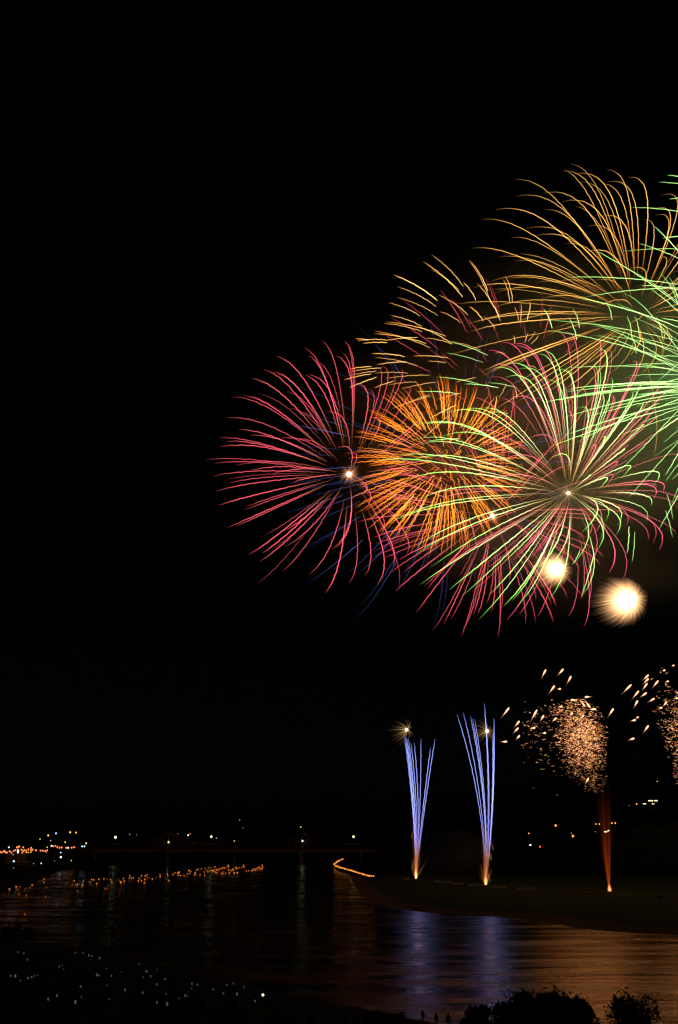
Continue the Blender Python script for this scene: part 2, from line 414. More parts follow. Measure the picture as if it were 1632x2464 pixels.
for _ in range(16): b.add('red_star_trail', free(b.c, 330, (-30, 12), 2.6, random.uniform(.2, .45), n=32), 'red', .7, .55)
b.rays(220, 36, (.26, .11, .05)); b.light(9000, (1, .34, .16)); b.done()

# --- orange palm ball with a blue outer sphere
b = Burst('orange wavy star ball inside a dim blue outer ring, right of the red shell', (1072, 1112), 650)
for k_ in range(300):
    A = random.uniform(.86, .93)
    b.add('orange_star_trail', free(b.c, 245, (-10, 8), -math.log(1 - A), random.uniform(.36, .6), n=26, za=(1 - 2 * (k_ + random.random()) / 300, k_ * 2.39996 + random.uniform(-.2, .2))), 'orng', .76, .95, 1.1, 14)
for _ in range(98):
    A = random.uniform(.88, .95)
    b.add('blue_star_trail', free(b.c, 440, (-28, 6), -math.log(1 - A), random.uniform(.5, .62), n=20), 'blue', .62, random.uniform(.15, .5), .8)
b.light(70000, (1, .24, .05), 10); b.done()

# --- crimson shell with small core, lower middle
b = Burst('crimson shell burst whose long trails droop below the orange ball, small white core', (1185, 1241), 610, core=4.5)
ends = X5([(165,1700),(320,1865),(525,1955),(660,2045),(935,2055),(1145,1950),(1355,1935),(1225,1770),(1375,1810),(750,1880),(885,1860),(1020,1640),(110,1575),(230,1560),(0,1405),(0,1300),(100,1370),(0,1110),(20,790),(280,500),(520,540),(0,1020),(440,700),(610,400),(760,320),(860,200),(1000,330),(1050,170),(1165,420),(1110,950),(1190,860),(30,640),(150,560),(-60,830),(-90,960),(-120,1180),(880,480),(960,420),(700,560),(820,660),(1260,700),(1300,640),(1230,820),(400,1690),(1550,1535),(1500,1440),(1620,1330),(1130,1270),(1200,1360),(640,1600),(570,1500),(780,1620),(1290,1440),(690,610),(1400,560),(1440,760)]) + X4([(1145,1055),(1045,1150),(1015,1390),(985,1445),(860,1700),(830,1480),(645,1750),(905,1060),(855,1245)])
for E in ends:
    b.add('crimson_star_trail', flight(b.c, E, 395, (-12, 20), 2.4, random.uniform(.18, .42)), 'crim', .88, .85)
for _ in range(48):
    b.add('crimson_star_trail', free(b.c, 305, (-16, 12), random.uniform(2.2, 2.8), random.uniform(.25, .5), n=30), 'crim', .78, .75)
b.rays(150, 30, (.26, .12, .05)); b.light(5000, (1, .45, .25)); b.done()

# --- gold segments with rose tips, upper left
b = Burst('gold and rose shell burst of short curved dashes, above the orange ball', (1270, 880), 630)
for S, E in [((675,405),(430,162)),((670,485),(370,217)),((645,440),(430,275)),((480,512),(145,315)),((470,505),(152,318)),((470,557),(175,405)),((483,625),(172,485)),((348,627),(108,527)),((360,705),(120,622)),((590,840),(310,700)),((365,747),(70,682)),((540,780),(90,670)),((425,868),(0,740)),((395,835),(0,760)),((330,790),(60,818)),((710,620),(485,467)),((655,680),(495,592)),((880,530),(715,205)),((860,440),(722,208)),((955,665),(780,380)),((770,510),(670,370)),((1025,525),(975,347)),((1047,520),(990,322)),((1090,660),(1058,555)),((1103,668),(1108,530)),((1153,663),(1180,517)),((825,665),(718,553)),((915,723),(820,627)),((945,640),(880,525)),((1060,835),(1055,772)),((1138,825),(1160,752)),((1165,820),(1220,740)),((1185,840),(1248,772)),((590,840),(385,793)),((800,885),(560,818)),((995,915),(910,905)),((1145,950),(1095,980)),((1230,1025),(1155,1000)),((235,935),(-20,912)),((560,945),(290,930)),((330,1005),(0,940)),((540,983),(400,970)),((245,975),(20,995)),((255,1060),(0,1060)),((420,1075),(80,1100)),((320,1125),(100,1150)),((465,1127),(200,1180)),((150,1120),(0,1170)),((425,1220),(230,1290)),((430,1230),(130,1330)),((560,1380),(370,1550)),((770,1095),(610,1130)),((1000,1140),(940,1250)),((925,1235),(890,1400)),((1080,1250),(1050,1150)),((660,1210),(470,1260)),((620,1300),(420,1400)),((-40,812),(-140,800)),((90,808),(-130,815)),((100,830),(-90,835)),((-20,1010),(-190,1030)),((60,1020),(-185,1050)),((20,1045),(-170,1075)),((-20,1065),(-230,1110)),((20,1090),(-190,1170))]:
    S, E = X2([S, E]); L = math.hypot(S[0] - E[0], S[1] - E[1])
    b.add('gold_star_trail', arc(S, E, (-.28 * L - 8, .16 * L + 6), b.c, 400), 'seg', .85, .9, .6, 16)
for S, E in [((940,640),(840,335)),((955,660),(880,385)),((705,757),(500,430)),((733,720),(590,500)),((550,795),(205,500)),((490,880),(130,640)),((380,945),(20,740)),((628,1045),(390,860)),((820,810),(700,640)),((960,850),(840,605)),((875,1100),(760,1000)),((1255,715),(1265,440)),((1275,805),(1335,520)),((1280,760),(1345,560)),((1110,720),(1095,530)),((1145,835),(1130,680)),((640,1015),(500,900)),((855,985),(780,850)),((430,1053),(250,980)),((1430,940),(1560,760)),((1450,900),(1500,800)),((1160,1030),(1160,930)),((700,1270),(540,1190)),((880,1240),(840,1120)),((1060,1440),(1040,1170)),((1420,1290),(1500,1230))]:
    S, E = X2([S, E]); L = math.hypot(S[0] - E[0], S[1] - E[1])
    b.add('rose_star_trail', arc(S, E, (-.25 * L, .10 * L), b.c, 380), 'rose', .8, 1.0)
b.done()

# --- big gold shell, top right
b = Burst('tall gold shell burst with long hooked trails, topmost of the fireworks', (1527, 762), 570)
ends = X3([(700,98),(790,118),(820,185),(1030,90),(1035,180),(1190,145),(330,162),(1435,280),(1370,385),(1395,432),(1305,465),(550,265),(345,288),(695,328),(555,390),(190,390),(975,440),(85,463),(880,515),(415,533),(490,588),(305,600),(710,648),(10,680),(850,715),(215,748),(330,778),(20,978),(150,930),(480,945),(550,1060),(190,1015),(150,1138),(600,950),(-20,1255),(0,1310),(270,1265),(30,1240),(545,1355),(600,1300),(50,1625),(90,1645),(120,1600),(930,930),(1170,850),(960,1120),(710,1560),(800,1600),(900,1650),(980,1680),(1200,1640),(1240,1660),(1180,1500),(1380,1410),(1420,1480),(1400,1430),(1540,705),(1415,755),(1520,870),(1520,1000),(1440,1095),(1600,860),(1560,1230),(1540,1150),(480,1790),(300,1870),(560,1780),(380,1720),(260,1740),(640,1900),(700,1750),(1320,1620),(1640,1000),(1640,1340)])
for E in ends:
    r = math.hypot(E[0] - b.c[0], E[1] - b.c[1])
    b.add('gold_star_trail', flight(b.c, E, 470, (-36, 19), 3.3, random.uniform(.16, .32), (0, -14), 44), 'gold', .84, .95, .55, 20)
for _ in range(24): b.add('gold_star_trail', free(b.c, 420, (-34, 16), random.uniform(2.4, 3.2), random.uniform(.2, .45), (0, -12), 38), 'gold', .72, .7, .55, 20)
b.light(12000, (.9, .8, .35), 6); b.done()

# --- green shells cut by the right edge
b = Burst('brilliant green shell burst cut off by the right edge of the view', (1690, 925), 480)
for S, E in [((1600,1130),(930,690)),((1600,960),(710,900)),((1600,1290),(790,1050)),((1600,980),(860,1050)),((1600,1390),(550,1220)),((1600,1500),(900,1240)),((1600,1560),(560,1295)),((1600,1120),(1240,860)),((1600,1470),(1040,1340)),((1600,1600),(720,1585)),((1600,1640),(1190,1645)),((1600,1705),(860,1730)),((1600,1712),(700,1770)),((1600,1720),(570,1840)),((1600,1730),(800,1790)),((1600,1760),(1250,1790)),((1600,1780),(1000,1900)),((1600,1800),(860,1960)),((1600,1840),(700,2100)),((1600,1870),(600,2180)),((1600,1560),(1130,1570)),((1600,1500),(1366,1498)),((1600,1450),(1270,1356)),((1600,1400),(1230,1200)),((1600,1140),(1500,890)),((1600,1660),(1360,1730)),((1600,1530),(1400,1700)),((1600,1600),(1090,1400)),((1600,1000),(1285,960)),((1600,1240),(1440,1210)),((1600,1190),(1350,980)),((1600,1690),(1010,1720)),((1600,1745),(1120,1850)),((1600,1350),(1080,1090)),((1600,1620),(1270,1560))]:
    S, E = X3([S, E]); L = math.hypot(S[0] - E[0], S[1] - E[1])
    b.add('green_star_trail', arc(S, E, (-.10 * L, .20 * L), b.c, 420, 26), 'lime', .9, .9, .5, 22)
for S, E in [((1600,310),(1410,445)),((1600,400),(1450,525)),((1600,480),(1380,630)),((1600,480),(1180,950)),((1600,640),(1465,820)),((1600,720),(1520,800)),((1600,860),(1420,1180)),((1600,550),(1470,770)),((1600,250),(1290,370)),((1600,180),(1410,258)),((1600,140),(1255,158)),((1600,300),(1110,470)),((1600,100),(700,330)),((1600,90),(560,210))]:
    S, E = X4([S, E]); L = math.hypot(S[0] - E[0], S[1] - E[1])
    b.add('green_star_trail', arc(S, E, (-.06 * L, .12 * L), b.c, 420, 26), 'lime', .85, .85, .5, 22)
for E in X3([(1025,1090),(1180,1185),(1400,1190),(770,1135),(740,1200),(550,1135),(1240,1190),(1205,1330)]):      # inner hooks that fly toward the camera
    b.add('green_star_trail', arc((E[0] + random.uniform(10, 34), E[1] + random.uniform(34, 62)), E, (-26, 14), b.c, 420, 18), 'lime', .95, .85, .7)
for S, E in [((860,925),(560,818)),((825,980),(540,905)),((790,1140),(470,1088)),((940,1170),(680,1140)),((1065,1165),(860,1130)),((640,1215),(320,1200)),((1010,1365),(880,1350)),((620,1432),(390,1440)),((650,1555),(400,1575))]:
    S, E = X2([S, E]); L = math.hypot(S[0] - E[0], S[1] - E[1])
    b.add('green_star_trail', arc(S, E, (-.10 * L, .22 * L), b.c, 620, 20), 'lime', .85, .62, .5, 20)
for _ in range(26):
    b.add('green_star_trail', free(b.c, 330, (-18, 14), 2.6, random.uniform(.2, .35), n=26), 'lime', 1.0, .9)
b.light(36000, (.30, 1, .22), 12, (-10, -10)); b.done()
b = Burst('pale green shell burst peeking in high on the right edge', (1790, 640), 540)
for S, E in [((1640,150),(1485,130)),((1640,205),(1420,182)),((1640,415),(1215,372)),((1640,790),(1380,507)),((1640,590),(1450,605)),((1640,688),(1145,705)),((1640,790),(1260,640)),((1640,300),(1500,310))]:
    S, E = X3([S, E]); L = math.hypot(S[0] - E[0], S[1] - E[1])
    b.add('green_star_trail', arc(S, E, (-.10 * L, .18 * L), b.c, 420, 24), 'lime', .9, .85, .4, 22)
b.done()

# --- green and pink shell, right of centre
b = Burst('green and pink shell burst, largest and brightest in the middle right', (1368, 1187), 530, core=4)
gends = (X2([(650,1340),(810,1325),(535,1365),(290,1460),(480,1550),(340,1600),(170,1690),(0,1730),(265,1860)])
  + X3([(505,1455),(500,1480),(290,1555),(180,1585),(345,1600),(260,1655),(545,1680),(640,1605),(700,1590),(865,1580),(925,1580),(940,1450),(1050,1660),(970,1785),(1210,1770),(1240,1710)])
  + X4([(985,150),(1215,140),(1250,250),(1250,425),(985,480),(1110,615),(1140,780),(800,480),(825,830),(965,870),(820,255),(1360,1000),(1380,840),(1320,1125),(1110,1140),(1095,1220),(1010,1120),(970,1255),(840,1680),(770,1440),(595,1700),(510,1470),(65,1850),(140,1670),(255,1750),(350,1760),(315,1710),(230,1440),(840,1200),(950,1340),(600,640),(560,1500)])
  + X5([(120,1185),(140,1175),(310,1365),(315,1420),(350,1650),(430,1520),(570,1690),(670,1735),(250,725),(340,1010),(300,560),(500,440)]))
for E in gends:
    b.add('green_star_trail', flight(b.c, E, 440, (-36, 30), 3.0, random.choice((random.uniform(.05, .14), random.uniform(.12, .32))), (-4, -18), 44), 'green', 1.0, 1.0, .6)
for _ in range(34):
    b.add('pink_star_trail', free(b.c, 345, (-28, 16), random.uniform(2.2, 2.9), random.uniform(.2, .5), (0, -14), 34), 'pink', .74, .62, .6)
for S, E in [((1197,1150),(1182,1360)),((1240,1190),(1220,1425)),((1482,905),(1530,1100)),((1472,1030),(1525,1240)),((935,1350),(840,1680)),((830,1330),(770,1440))]:
    S, E = X4([S, E]); b.add('green_star_trail', arc(S, E, (-16, 10), b.c, 430), 'lime', .85, .7)
pends = (X3([(240,1390),(315,1405),(330,1420),(135,1452),(175,1565),(160,1655),(660,1315),(715,1312),(535,1435),(945,1370),(1030,1450),(970,1470),(1225,1540),(1270,1540),(1160,1670),(1055,1800),(300,1815),(870,1580),(770,1745),(1400,1750),(1480,1755)])
  + X4([(1385,280),(1390,345),(1070,330),(1065,175),(1310,530),(1175,560),(1600,355),(1565,650),(1555,1020),(1455,890),(1385,940),(1180,1140),(1340,1255),(1378,1278),(1428,1328),(1052,1497),(1148,1555),(865,1510),(930,1215),(1565,1015),(1090,690),(1010,860),(330,1400),(450,1390),(230,660),(100,520),(10,440),(120,600),(60,860),(560,1290),(650,1380),(420,500),(1440,160),(700,280),(900,560)])
  + X5([(1060,1440),(1200,1440),(480,1560),(200,1460)]))
for E in pends:
    b.add('pink_star_trail', flight(b.c, E, 440, (-32, 30), 2.9, random.uniform(.08, .24), (-4, -18), 42), 'pink', .85, .9, .6)
b.rays(120, 40, (.16, .08, .03)); b.light(13000, (.6, .85, .25), 8); b.done()

# --- two white magnesium flashes
def flash(label, c, Y, R, n, power):
    b = Burst(label, c, Y, group='white hairy flashes low in the sky', name='flash_burst')
    m = mpp(c[1], Y); g = Glow()
    for _ in range(n):
        q = R * (random.random() ** .55) * 1.12
        wd = (-R * .34 * random.uniform(.4, 1.5), R * .07)
        pp = free(c, q, wd, random.uniform(1.4, 2.4), .02, n=9)
        P = np.array([at(x, y, Y + z * m) for x, y, z in pp]); t = np.linspace(0, 1, 9)[:, None]
        g.tube(P, np.full(9, m * .42), np.array((.32, .168, .072))[None] * random.uniform(.3, 1.1) * (1 - t) ** .7 * (t * .5 + .25), 3)
    tag(g.build('spark_hair', b.root, b.loc), kind='stuff')
    mb = MB(); V = []
    mb.ball((0, 0, 0), R * .24 * m, 22, 14); vs = []
    for x, y, z in mb.v:
        k = 1 + .16 * math.sin(3 * math.atan2(z, x) + x * .3) + .10 * math.sin(y * .8 + z * 1.1); vs.append((x * k * 1.05, y * k, z * k))
    mb.v = vs; mb.build('burst_core', HOT, b.root, smooth=True)
    b.light(power, (1, .68, .36), R * .3 * m); b.done()
flash('smaller white flash ball with pale orange hairs under the green and pink shell', (1343, 1368), 550, 51, 4800, 5000)
flash('larger white flash ball with pale orange hairs, lower right of its twin', (1514, 1443), 500, 67, 8000, 7000)

# ------------------------------------------------------------------ launch positions on the field
def plume(g, base, Y, tops, col, wid, fade=1.6, n=14):
    s = mpp(base[1], Y)
    for tx, ty, k in tops:
        pp = arc(base, (tx, ty), (0, 0), n=n); t = np.linspace(0, 1, n)[:, None]
        dz = random.uniform(-1, 1) * .12 * abs(ty - base[1]); P = np.array([at(x, y, Y + dz * s * q) for (x, y, _), q in zip(pp, t[:, 0])])
        g.tube(P, np.linspace(.5, 1.0, n) * s * wid, np.array(col)[None] * k * np.clip(1 - t, 0, 1) ** fade, 4)
def flame(root, base, Y, h, wid, parent_loc, power):
    """white-hot muzzle flame that stands on the mortar"""
    s = mpp(base[1], Y); g = Glow()
    for k, (sc, c) in enumerate([(1.0, (.42, .10, .02)), (.72, (.7, .25, .07)), (.45, (1.0, .55, .25))]):
        n = 12; t = np.linspace(0, 1, n); P = np.array([at(base[0] + math.sin(q * 5) * .5, base[1] + 1 - h * q * (.6 + .4 * sc), Y) for q in t])
        g.tube(P, s * wid * sc * np.sin(np.pi * np.clip(t * .86 + .12, 0, 1)) ** .8 + .02, np.tile(np.array(c) * .6, (n, 1)) * (1 - .5 * t[:, None]), 8)
    g.build('muzzle_flame', root, parent_loc)
    l = bpy.data.lights.new('flame_light', 'POINT'); l.energy = power; l.color = (1, .45, .16); l.shadow_soft_size = 2.5
    o = bpy.data.objects.new('flame_light', l); link(o, root); o.location = at(base[0], base[1] - h * .7, Y) - parent_loc

def fan(label, base, Y, tops):
    loc = at(base[0], base[1], Y); root = empty('comet_fan', loc, label, 'firework', 'blue comet fans shooting up from the field')
    for (tx, ty, bulge) in tops:
        pp = arc(base, (tx, ty), (-8 * bulge, 0), n=60); pp[:, 2] = np.linspace(0, 1, 60) * random.uniform(-60, 60)
        g = Glow(); paint(g, pp, Y, 'comet', .76, random.uniform(.75, 1.0), .5, 19); g.build('blue_comet_trail', root, loc)
    g = Glow()
    plume(g, base, Y, [(base[0] + random.gauss(0, 9), base[1] - random.uniform(90, 200), random.uniform(.3, 1)) for _ in range(34)], (.035, .008, .0012), 1.6, 1.2)
    plume(g, base, Y, [(base[0] + random.gauss(0, 9), base[1] - random.uniform(18, 62), random.uniform(.3, 1)) for _ in range(46)], (.11, .042, .014), .7, 1.0, 8)
    for _ in range(9):
        a = random.uniform(-1, 1); x0 = base[0] + a * 14; y0 = base[1] - random.uniform(20, 130)
        pp = arc((x0, y0), (x0 + a * 5 + random.uniform(-3, 3), y0 + random.uniform(5, 26)), (0, 26), n=9)
        g.tube(np.array([at(x, y, Y) for x, y, _ in pp]), np.full(9, .11), np.tile((.16, .09, .025), (9, 1)), 3)
    tag(g.build('ember_spray', root, loc), kind='stuff')
    flame(root, base, Y, 22, 4.2, loc, 70)
    l = bpy.data.lights.new('comet_light', 'POINT'); l.energy = 260; l.color = (.16, .24, 1); l.shadow_soft_size = 12
    o = bpy.data.objects.new('comet_light', l); link(o, root); o.location = at((base[0] + sum(t[0] for t in tops) / len(tops)) / 2, base[1] - 220, Y) - loc
XF = lambda x, y: (900 + .2551 * x, 1660 + .2551 * y)
def tops_of(l): return [(*XF(x, y), b * .2551) for x, y, b in l]
fan('left blue comet fan rising from an orange flame on the field', (1001, 2114), 705,
    tops_of([(287,438,22),(297,450,24),(306,452,20),(313,460,28),(326,460,26),(350,500,28),(380,497,30),(443,460,14),(535,545,-6),(577,465,-8)]))
fan('right blue comet fan rising taller from an orange flame on the field', (1169, 2130), 600,
    tops_of([(785,232,62),(843,215,52),(910,247,50),(930,270,46),(950,272,44),(1042,128,30),(1050,237,34),(1133,268,26),(1128,370,30),(1120,420,24)]))

def hairball(label, c, Y, R, group='small gold sparkle bursts above the blue comets'):
    b = Burst(label, c, Y, core=3.2, group=group, name='sparkle_burst'); m = mpp(c[1], Y); g = Glow()
    for _ in range(110):
        pp = free(c, R * random.uniform(.3, 1.05), (-R * .40, R * .12), random.uniform(1.6, 2.4), .03, n=10)
        P = np.array([at(x, y, Y + z * m) for x, y, z in pp]); t = np.linspace(0, 1, 10)[:, None]
        g.tube(P, np.full(10, m * .55), np.array((.13, .075, .026))[None] * random.uniform(.3, 1.1) * (1 - t) ** 1.2, 3)
    tag(g.build('spark_hair', b.root, b.loc), kind='stuff'); b.light(3500, (1, .75, .4), .8); b.done()
hairball('small gold sparkle burst just above the left blue comets', (979, 1756), 705, 44)
hairball('small gold sparkle burst behind the right blue comets', (1173, 1759), 602, 42)

# --- crackling gold showers with fish-like stars
def crackle(label, Y, c, sampler, n, fish, base_light):
    loc = at(*c, Y); root = empty('crackling_shower', loc, label, 'firework', 'crackling gold showers at lower right')
    g = Glow(); s = mpp(c[1], Y)
    for _ in range(n):
        x, y, k = sampler(); z = random.gauss(0, 45); r = s * random.choice((.5, .62, .75, .95, 1.4)) * random.uniform(.85, 1.15) * (1 if k > .5 else .7)
        col = np.array(random.choice(((1.0, .30, .12), (1.0, .36, .15), (1.0, .45, .22), (.8, .42, .11)))) * min(1.6, math.exp(random.gauss(-.45, .55))) * k
        g.spark(np.array(at(x, y, Y + z * s)), r, col * .62)
        if random.random() < .45:          # a short dash beside the spark
            a = random.uniform(-.6, .6); q = random.uniform(2, 5)
            P = np.array([at(x + q * math.cos(a) * u, y + q * math.sin(a) * u, Y + z * s) for u in (-1, 0, 1)])
            g.tube(P, np.array([.35, .8, .35]) * s, np.tile(col * .3, (3, 1)), 4)
    tag(g.build('spark_cloud', root, loc), kind='stuff')
    for hx, hy, tx, ty in fish:
        z = random.gauss(0, 40) * s; g = Glow(); t = np.linspace(0, 1, 12)
        pp = np.stack([hx + (tx - hx) * t * 1.25, hy + (ty - hy) * t * 1.25], 1)
        P = np.array([at(x, y, Y + z) for x, y in pp])
        prof = np.interp(t, [0, .1, .25, .45, .65, 1], [.3, .85, 1.0, .5, .18, .05])
        fade = np.interp(t, [0, .5, .7, 1], [1, .8, .22, 0])[:, None]
        g.tube(P, prof * s * 2.8, np.array((.40, .10, .03))[None] * fade, 7); g.tube(P, prof * s * 1.7, np.array((1.1, .66, .36))[None] * fade, 6)
        g.build('fish_star', root, loc)
    l = bpy.data.lights.new('shower_light', 'POINT'); l.energy = base_light; l.color = (1, .30, .06); l.shadow_soft_size = 24
    o = bpy.data.objects.new('shower_light', l); link(o, root)
    return root
XC = lambda x, y: (1232 + .2551 * x, 1560 + .2551 * y)
def samp_j():
    while True:
        y = random.gauss(840, 190) if random.random() < .8 else random.uniform(500, 1350)
        if not 470 < y < 1370: continue
        lo = np.interp(y, [470, 550, 700, 900, 1000, 1150, 1300, 1370], [520, 250, 370, 385, 420, 455, 560, 650])
        hi = np.interp(y, [470, 600, 850, 1370], [690, 850, 885, 890])
        x = random.gauss((lo + hi) / 2 + 45, (hi - lo) * .27); hi += random.gauss(0, 9); lo += random.gauss(0, 28)
        if random.random() < .035: x = random.uniform(100, lo)
        elif not lo < x < hi + 12: continue
        k = np.interp(y, [470, 950, 1150, 1370], [1, .9, .62, .25]) * (.75 if x > 800 else 1)
        return (*XC(x, y), float(k))
def fishes(l): return [(*XC(a, b), *XC(c, d)) for a, b, c, d in l]
crackle('full crackling gold shower of sparks above the red launch beam', 505, (1388, 1775), samp_j, 2600,
    fishes([(322,200,280,280),(486,195,435,255),(560,262,520,335),(404,352,352,425),(462,383,428,385),(238,580,180,685),(72,686,25,745),(62,750,15,800),(74,822,40,862),(222,750,168,756),(302,632,268,688),(322,798,282,803),(478,550,435,552),(420,655,380,695),(690,461,752,456),(556,487,622,488),(690,548,645,490),(740,560,685,488),(795,573,722,577),(960,568,908,645),(724,1225,694,1278),(572,608,545,630),(680,628,655,660),(-25,560,-95,650),(-45,880,-105,883)]), 17000)
def samp_k():
    while True:
        y = random.gauss(700, 260)
        if not 110 < y < 1290: continue
        lo = np.interp(y, [110, 300, 520, 700, 1000, 1290], [1420, 1300, 1310, 1370, 1470, 1560])
        x = random.gauss(1680, 150)
        if x < lo or x > 2020: continue
        if random.random() > np.interp(y, [110, 400, 700], [.25, .6, 1]): continue
        return (*XC(x, y), float(np.interp(y, [110, 800, 1290], [1, 1, .6])))
crackle('crackling gold shower half cut off by the right edge', 470, (1665, 1770), samp_k, 1500,
    fishes([(1128,342,1045,425),(1290,250,1238,300),(1290,285,1240,335),(1278,330,1232,395),(1198,402,1138,475),(1272,418,1212,462),(1188,492,1152,560),(1348,472,1286,508),(1170,675,1120,688),(1195,648,1170,660),(1156,848,1100,868),(1290,728,1242,795),(1382,305,1328,372),(1462,505,1426,550),(1532,160,1510,168),(1446,205,1420,215),(1562,465,1540,480),(1420,560,1380,565),(1480,310,1450,318)]), 17000)

# --- launch beam under the shower
base = (1467, 2150); Yb = 520
loc = at(*base, Yb); root = empty('launch_beam', loc, 'dark red launch beam rising from a bright flame at the right of the field', 'firework')
g = Glow()
plume(g, base, Yb, [(1440 + random.gauss(14, 13), random.uniform(1860, 2010), random.uniform(.3, 1)) for _ in range(60)], (.0042, .0005, .00003), 2.8, .6)
plume(g, base, Yb, [(1467 + random.gauss(0, 2.0), random.uniform(1900, 2060), random.uniform(.4, 1)) for _ in range(26)], (.0085, .0011, .00006), 1.5, .8)
plume(g, base, Yb, [(1449 + random.gauss(0, 3.0), random.uniform(1920, 2040), random.uniform(.4, 1)) for _ in range(26)], (.0085, .0011, .00006), 1.7, .8)
tag(g.build('ember_beam', root, loc), kind='stuff')
flame(root, base, Yb, 24, 5.0, loc, 120)

# ------------------------------------------------------------------ smoke that the shells light up
def smoke(label, c, rx, ry, rz, density, scale, seed, sx=.35):
    loc = Vector(c); mb = MB(); mb.ball((0, 0, 0), 1.0, 24, 14)
    o = mb.build('smoke_cloud', None, None, smooth=True); o.data.materials.clear()
    o.location = loc; o.scale = (rx, ry, rz)
    m, N, L = new_mat('firework_smoke'); N.remove(N['Principled BSDF'])
    vol = N.new('ShaderNodeVolumePrincipled'); vol.inputs['Color'].default_value = (.8, .8, .8, 1); vol.inputs['Anisotropy'].default_value = 0.1
    g = N.new('ShaderNodeTexCoord')
    ln = N.new('ShaderNodeVectorMath'); ln.operation = 'LENGTH'; L.new(g.outputs['Object'], ln.inputs[0])
    fo = N.new('ShaderNodeMapRange'); fo.inputs['From Min'].default_value = .35; fo.inputs['From Max'].default_value = 1.0
    fo.inputs['To Min'].default_value = 1; fo.inputs['To Max'].default_value = 0; fo.interpolation_type = 'SMOOTHSTEP'
    L.new(ln.outputs['Value'], fo.inputs['Value'])
    mp = N.new('ShaderNodeMapping'); mp.inputs['Location'].default_value = (seed, seed * .7, 0); mp.inputs['Scale'].default_value = (sx * rx / 60, ry / 60, 1.6 * rz / 60)
    mp.inputs['Rotation'].default_value = (0, math.radians(12), 0)
    L.new(g.outputs['Object'], mp.inputs[0])
    t = N.new('ShaderNodeTexNoise'); t.inputs['Scale'].default_value = scale; t.inputs['Detail'].default_value = 4; L.new(mp.outputs[0], t.inputs['Vector'])
    mr = N.new('ShaderNodeMapRange'); mr.inputs['From Min'].default_value = .40; mr.inputs['From Max'].default_value = .68; mr.inputs['To Min'].default_value = .12; mr.inputs['To Max'].default_value = 2.0
    L.new(t.outputs[0], mr.inputs['Value'])
    mu = N.new('ShaderNodeMath'); mu.operation = 'MULTIPLY'; L.new(fo.outputs[0], mu.inputs[0]); L.new(mr.outputs[0], mu.inputs[1])
    m2 = N.new('ShaderNodeMath'); m2.operation = 'MULTIPLY'; m2.inputs[1].default_value = density; L.new(mu.outputs[0], m2.inputs[0])
    L.new(m2.outputs[0], vol.inputs['Density']); L.new(vol.outputs[0], N['Material Output'].inputs['Volume'])
    o.data.materials.append(m)
    return tag(o, label, 'smoke', kind='stuff')
smoke('thin drifting smoke lit green and orange by the bursting shells', at(1420, 1050, 560), 190, 150, 125, .0019, 1.6, 3.1)
smoke('denser green lit smoke hanging round the shell at the right edge', at(1660, 950, 480), 75, 60, 75, .0055, 1.9, 5.4)
smoke('faint smoke drifting over the field between the two blue comet fans', at(1090, 2050, 640), 32, 25, 18, .006, 1.3, 8.2, .8)

# ------------------------------------------------------------------ steel truss bridge upstream
LAMPS = {}
def lamp_kind(key, col, strength):
    if key not in LAMPS: LAMPS[key] = lamp_mat('lamp_' + key, col, strength, key not in ('flame', 'torch', 'phone', 'window'))
    return LAMPS[key]
lamp_kind('white', (.70, .88, 1.0), 2.2); lamp_kind('blue_white', (.42, .66, 1.0), 2.0); lamp_kind('amber', (1, .33, .03), 2.0); lamp_kind('yellow', (.8, .7, .10), 1.5)
lamp_kind('red', (1, .06, .03), 4); lamp_kind('paper', (1, .25, .07), 1.7); lamp_kind('dim', (.75, .85, .8), .6); lamp_kind('green_white', (.75, .95, .45), 3)
lamp_kind('flame', (1, .26, .035), 1.3); lamp_kind('phone', (.6, .72, .95), .1); lamp_kind('torch', (1, .30, .045), 1.5); lamp_kind('window', (1, .85, .42), 2.0)
def lamp(px, py, Y, gz, col, r, label, name='street_lamp', cat='street lamp', group=None, sz=1.0, pole=True, power=0):
    """a post on the ground gz with a glowing head at the pixel; r head radius in photograph pixels"""
    p = at(px, py, Y); m = mpp(py, Y); t = empty(name, (p.x, p.y, gz), label, cat, group)
    o = Vector((p.x, p.y, gz)); h = p.z - gz
    if pole and h > .4:
        mb = MB(); mb.bar((0, 0, 0), (0, 0, h - r * m * .6), .16, .09, 6); mb.box((0, 0, .1), (.5, .5, .2)); mb.box((0, 0, h + r * m * sz * .95), (r * m * 1.2, r * m * 1.2, .12)); mb.build('post', POLE, t)
    mb = MB(); mb.ball((0, 0, h), r * m, 8, 6, sz); mb.build('lamp_head', lamp_kind(col, None, None) if False else LAMPS[col], t, smooth=True)
    if power:
        l = bpy.data.lights.new('lamp_light', 'POINT'); l.energy = power; l.color = (.8, 1, .55); l.shadow_soft_size = .5
        q = bpy.data.objects.new('lamp_light', l); link(q, t); q.location = (0, -.9, h)
    return t

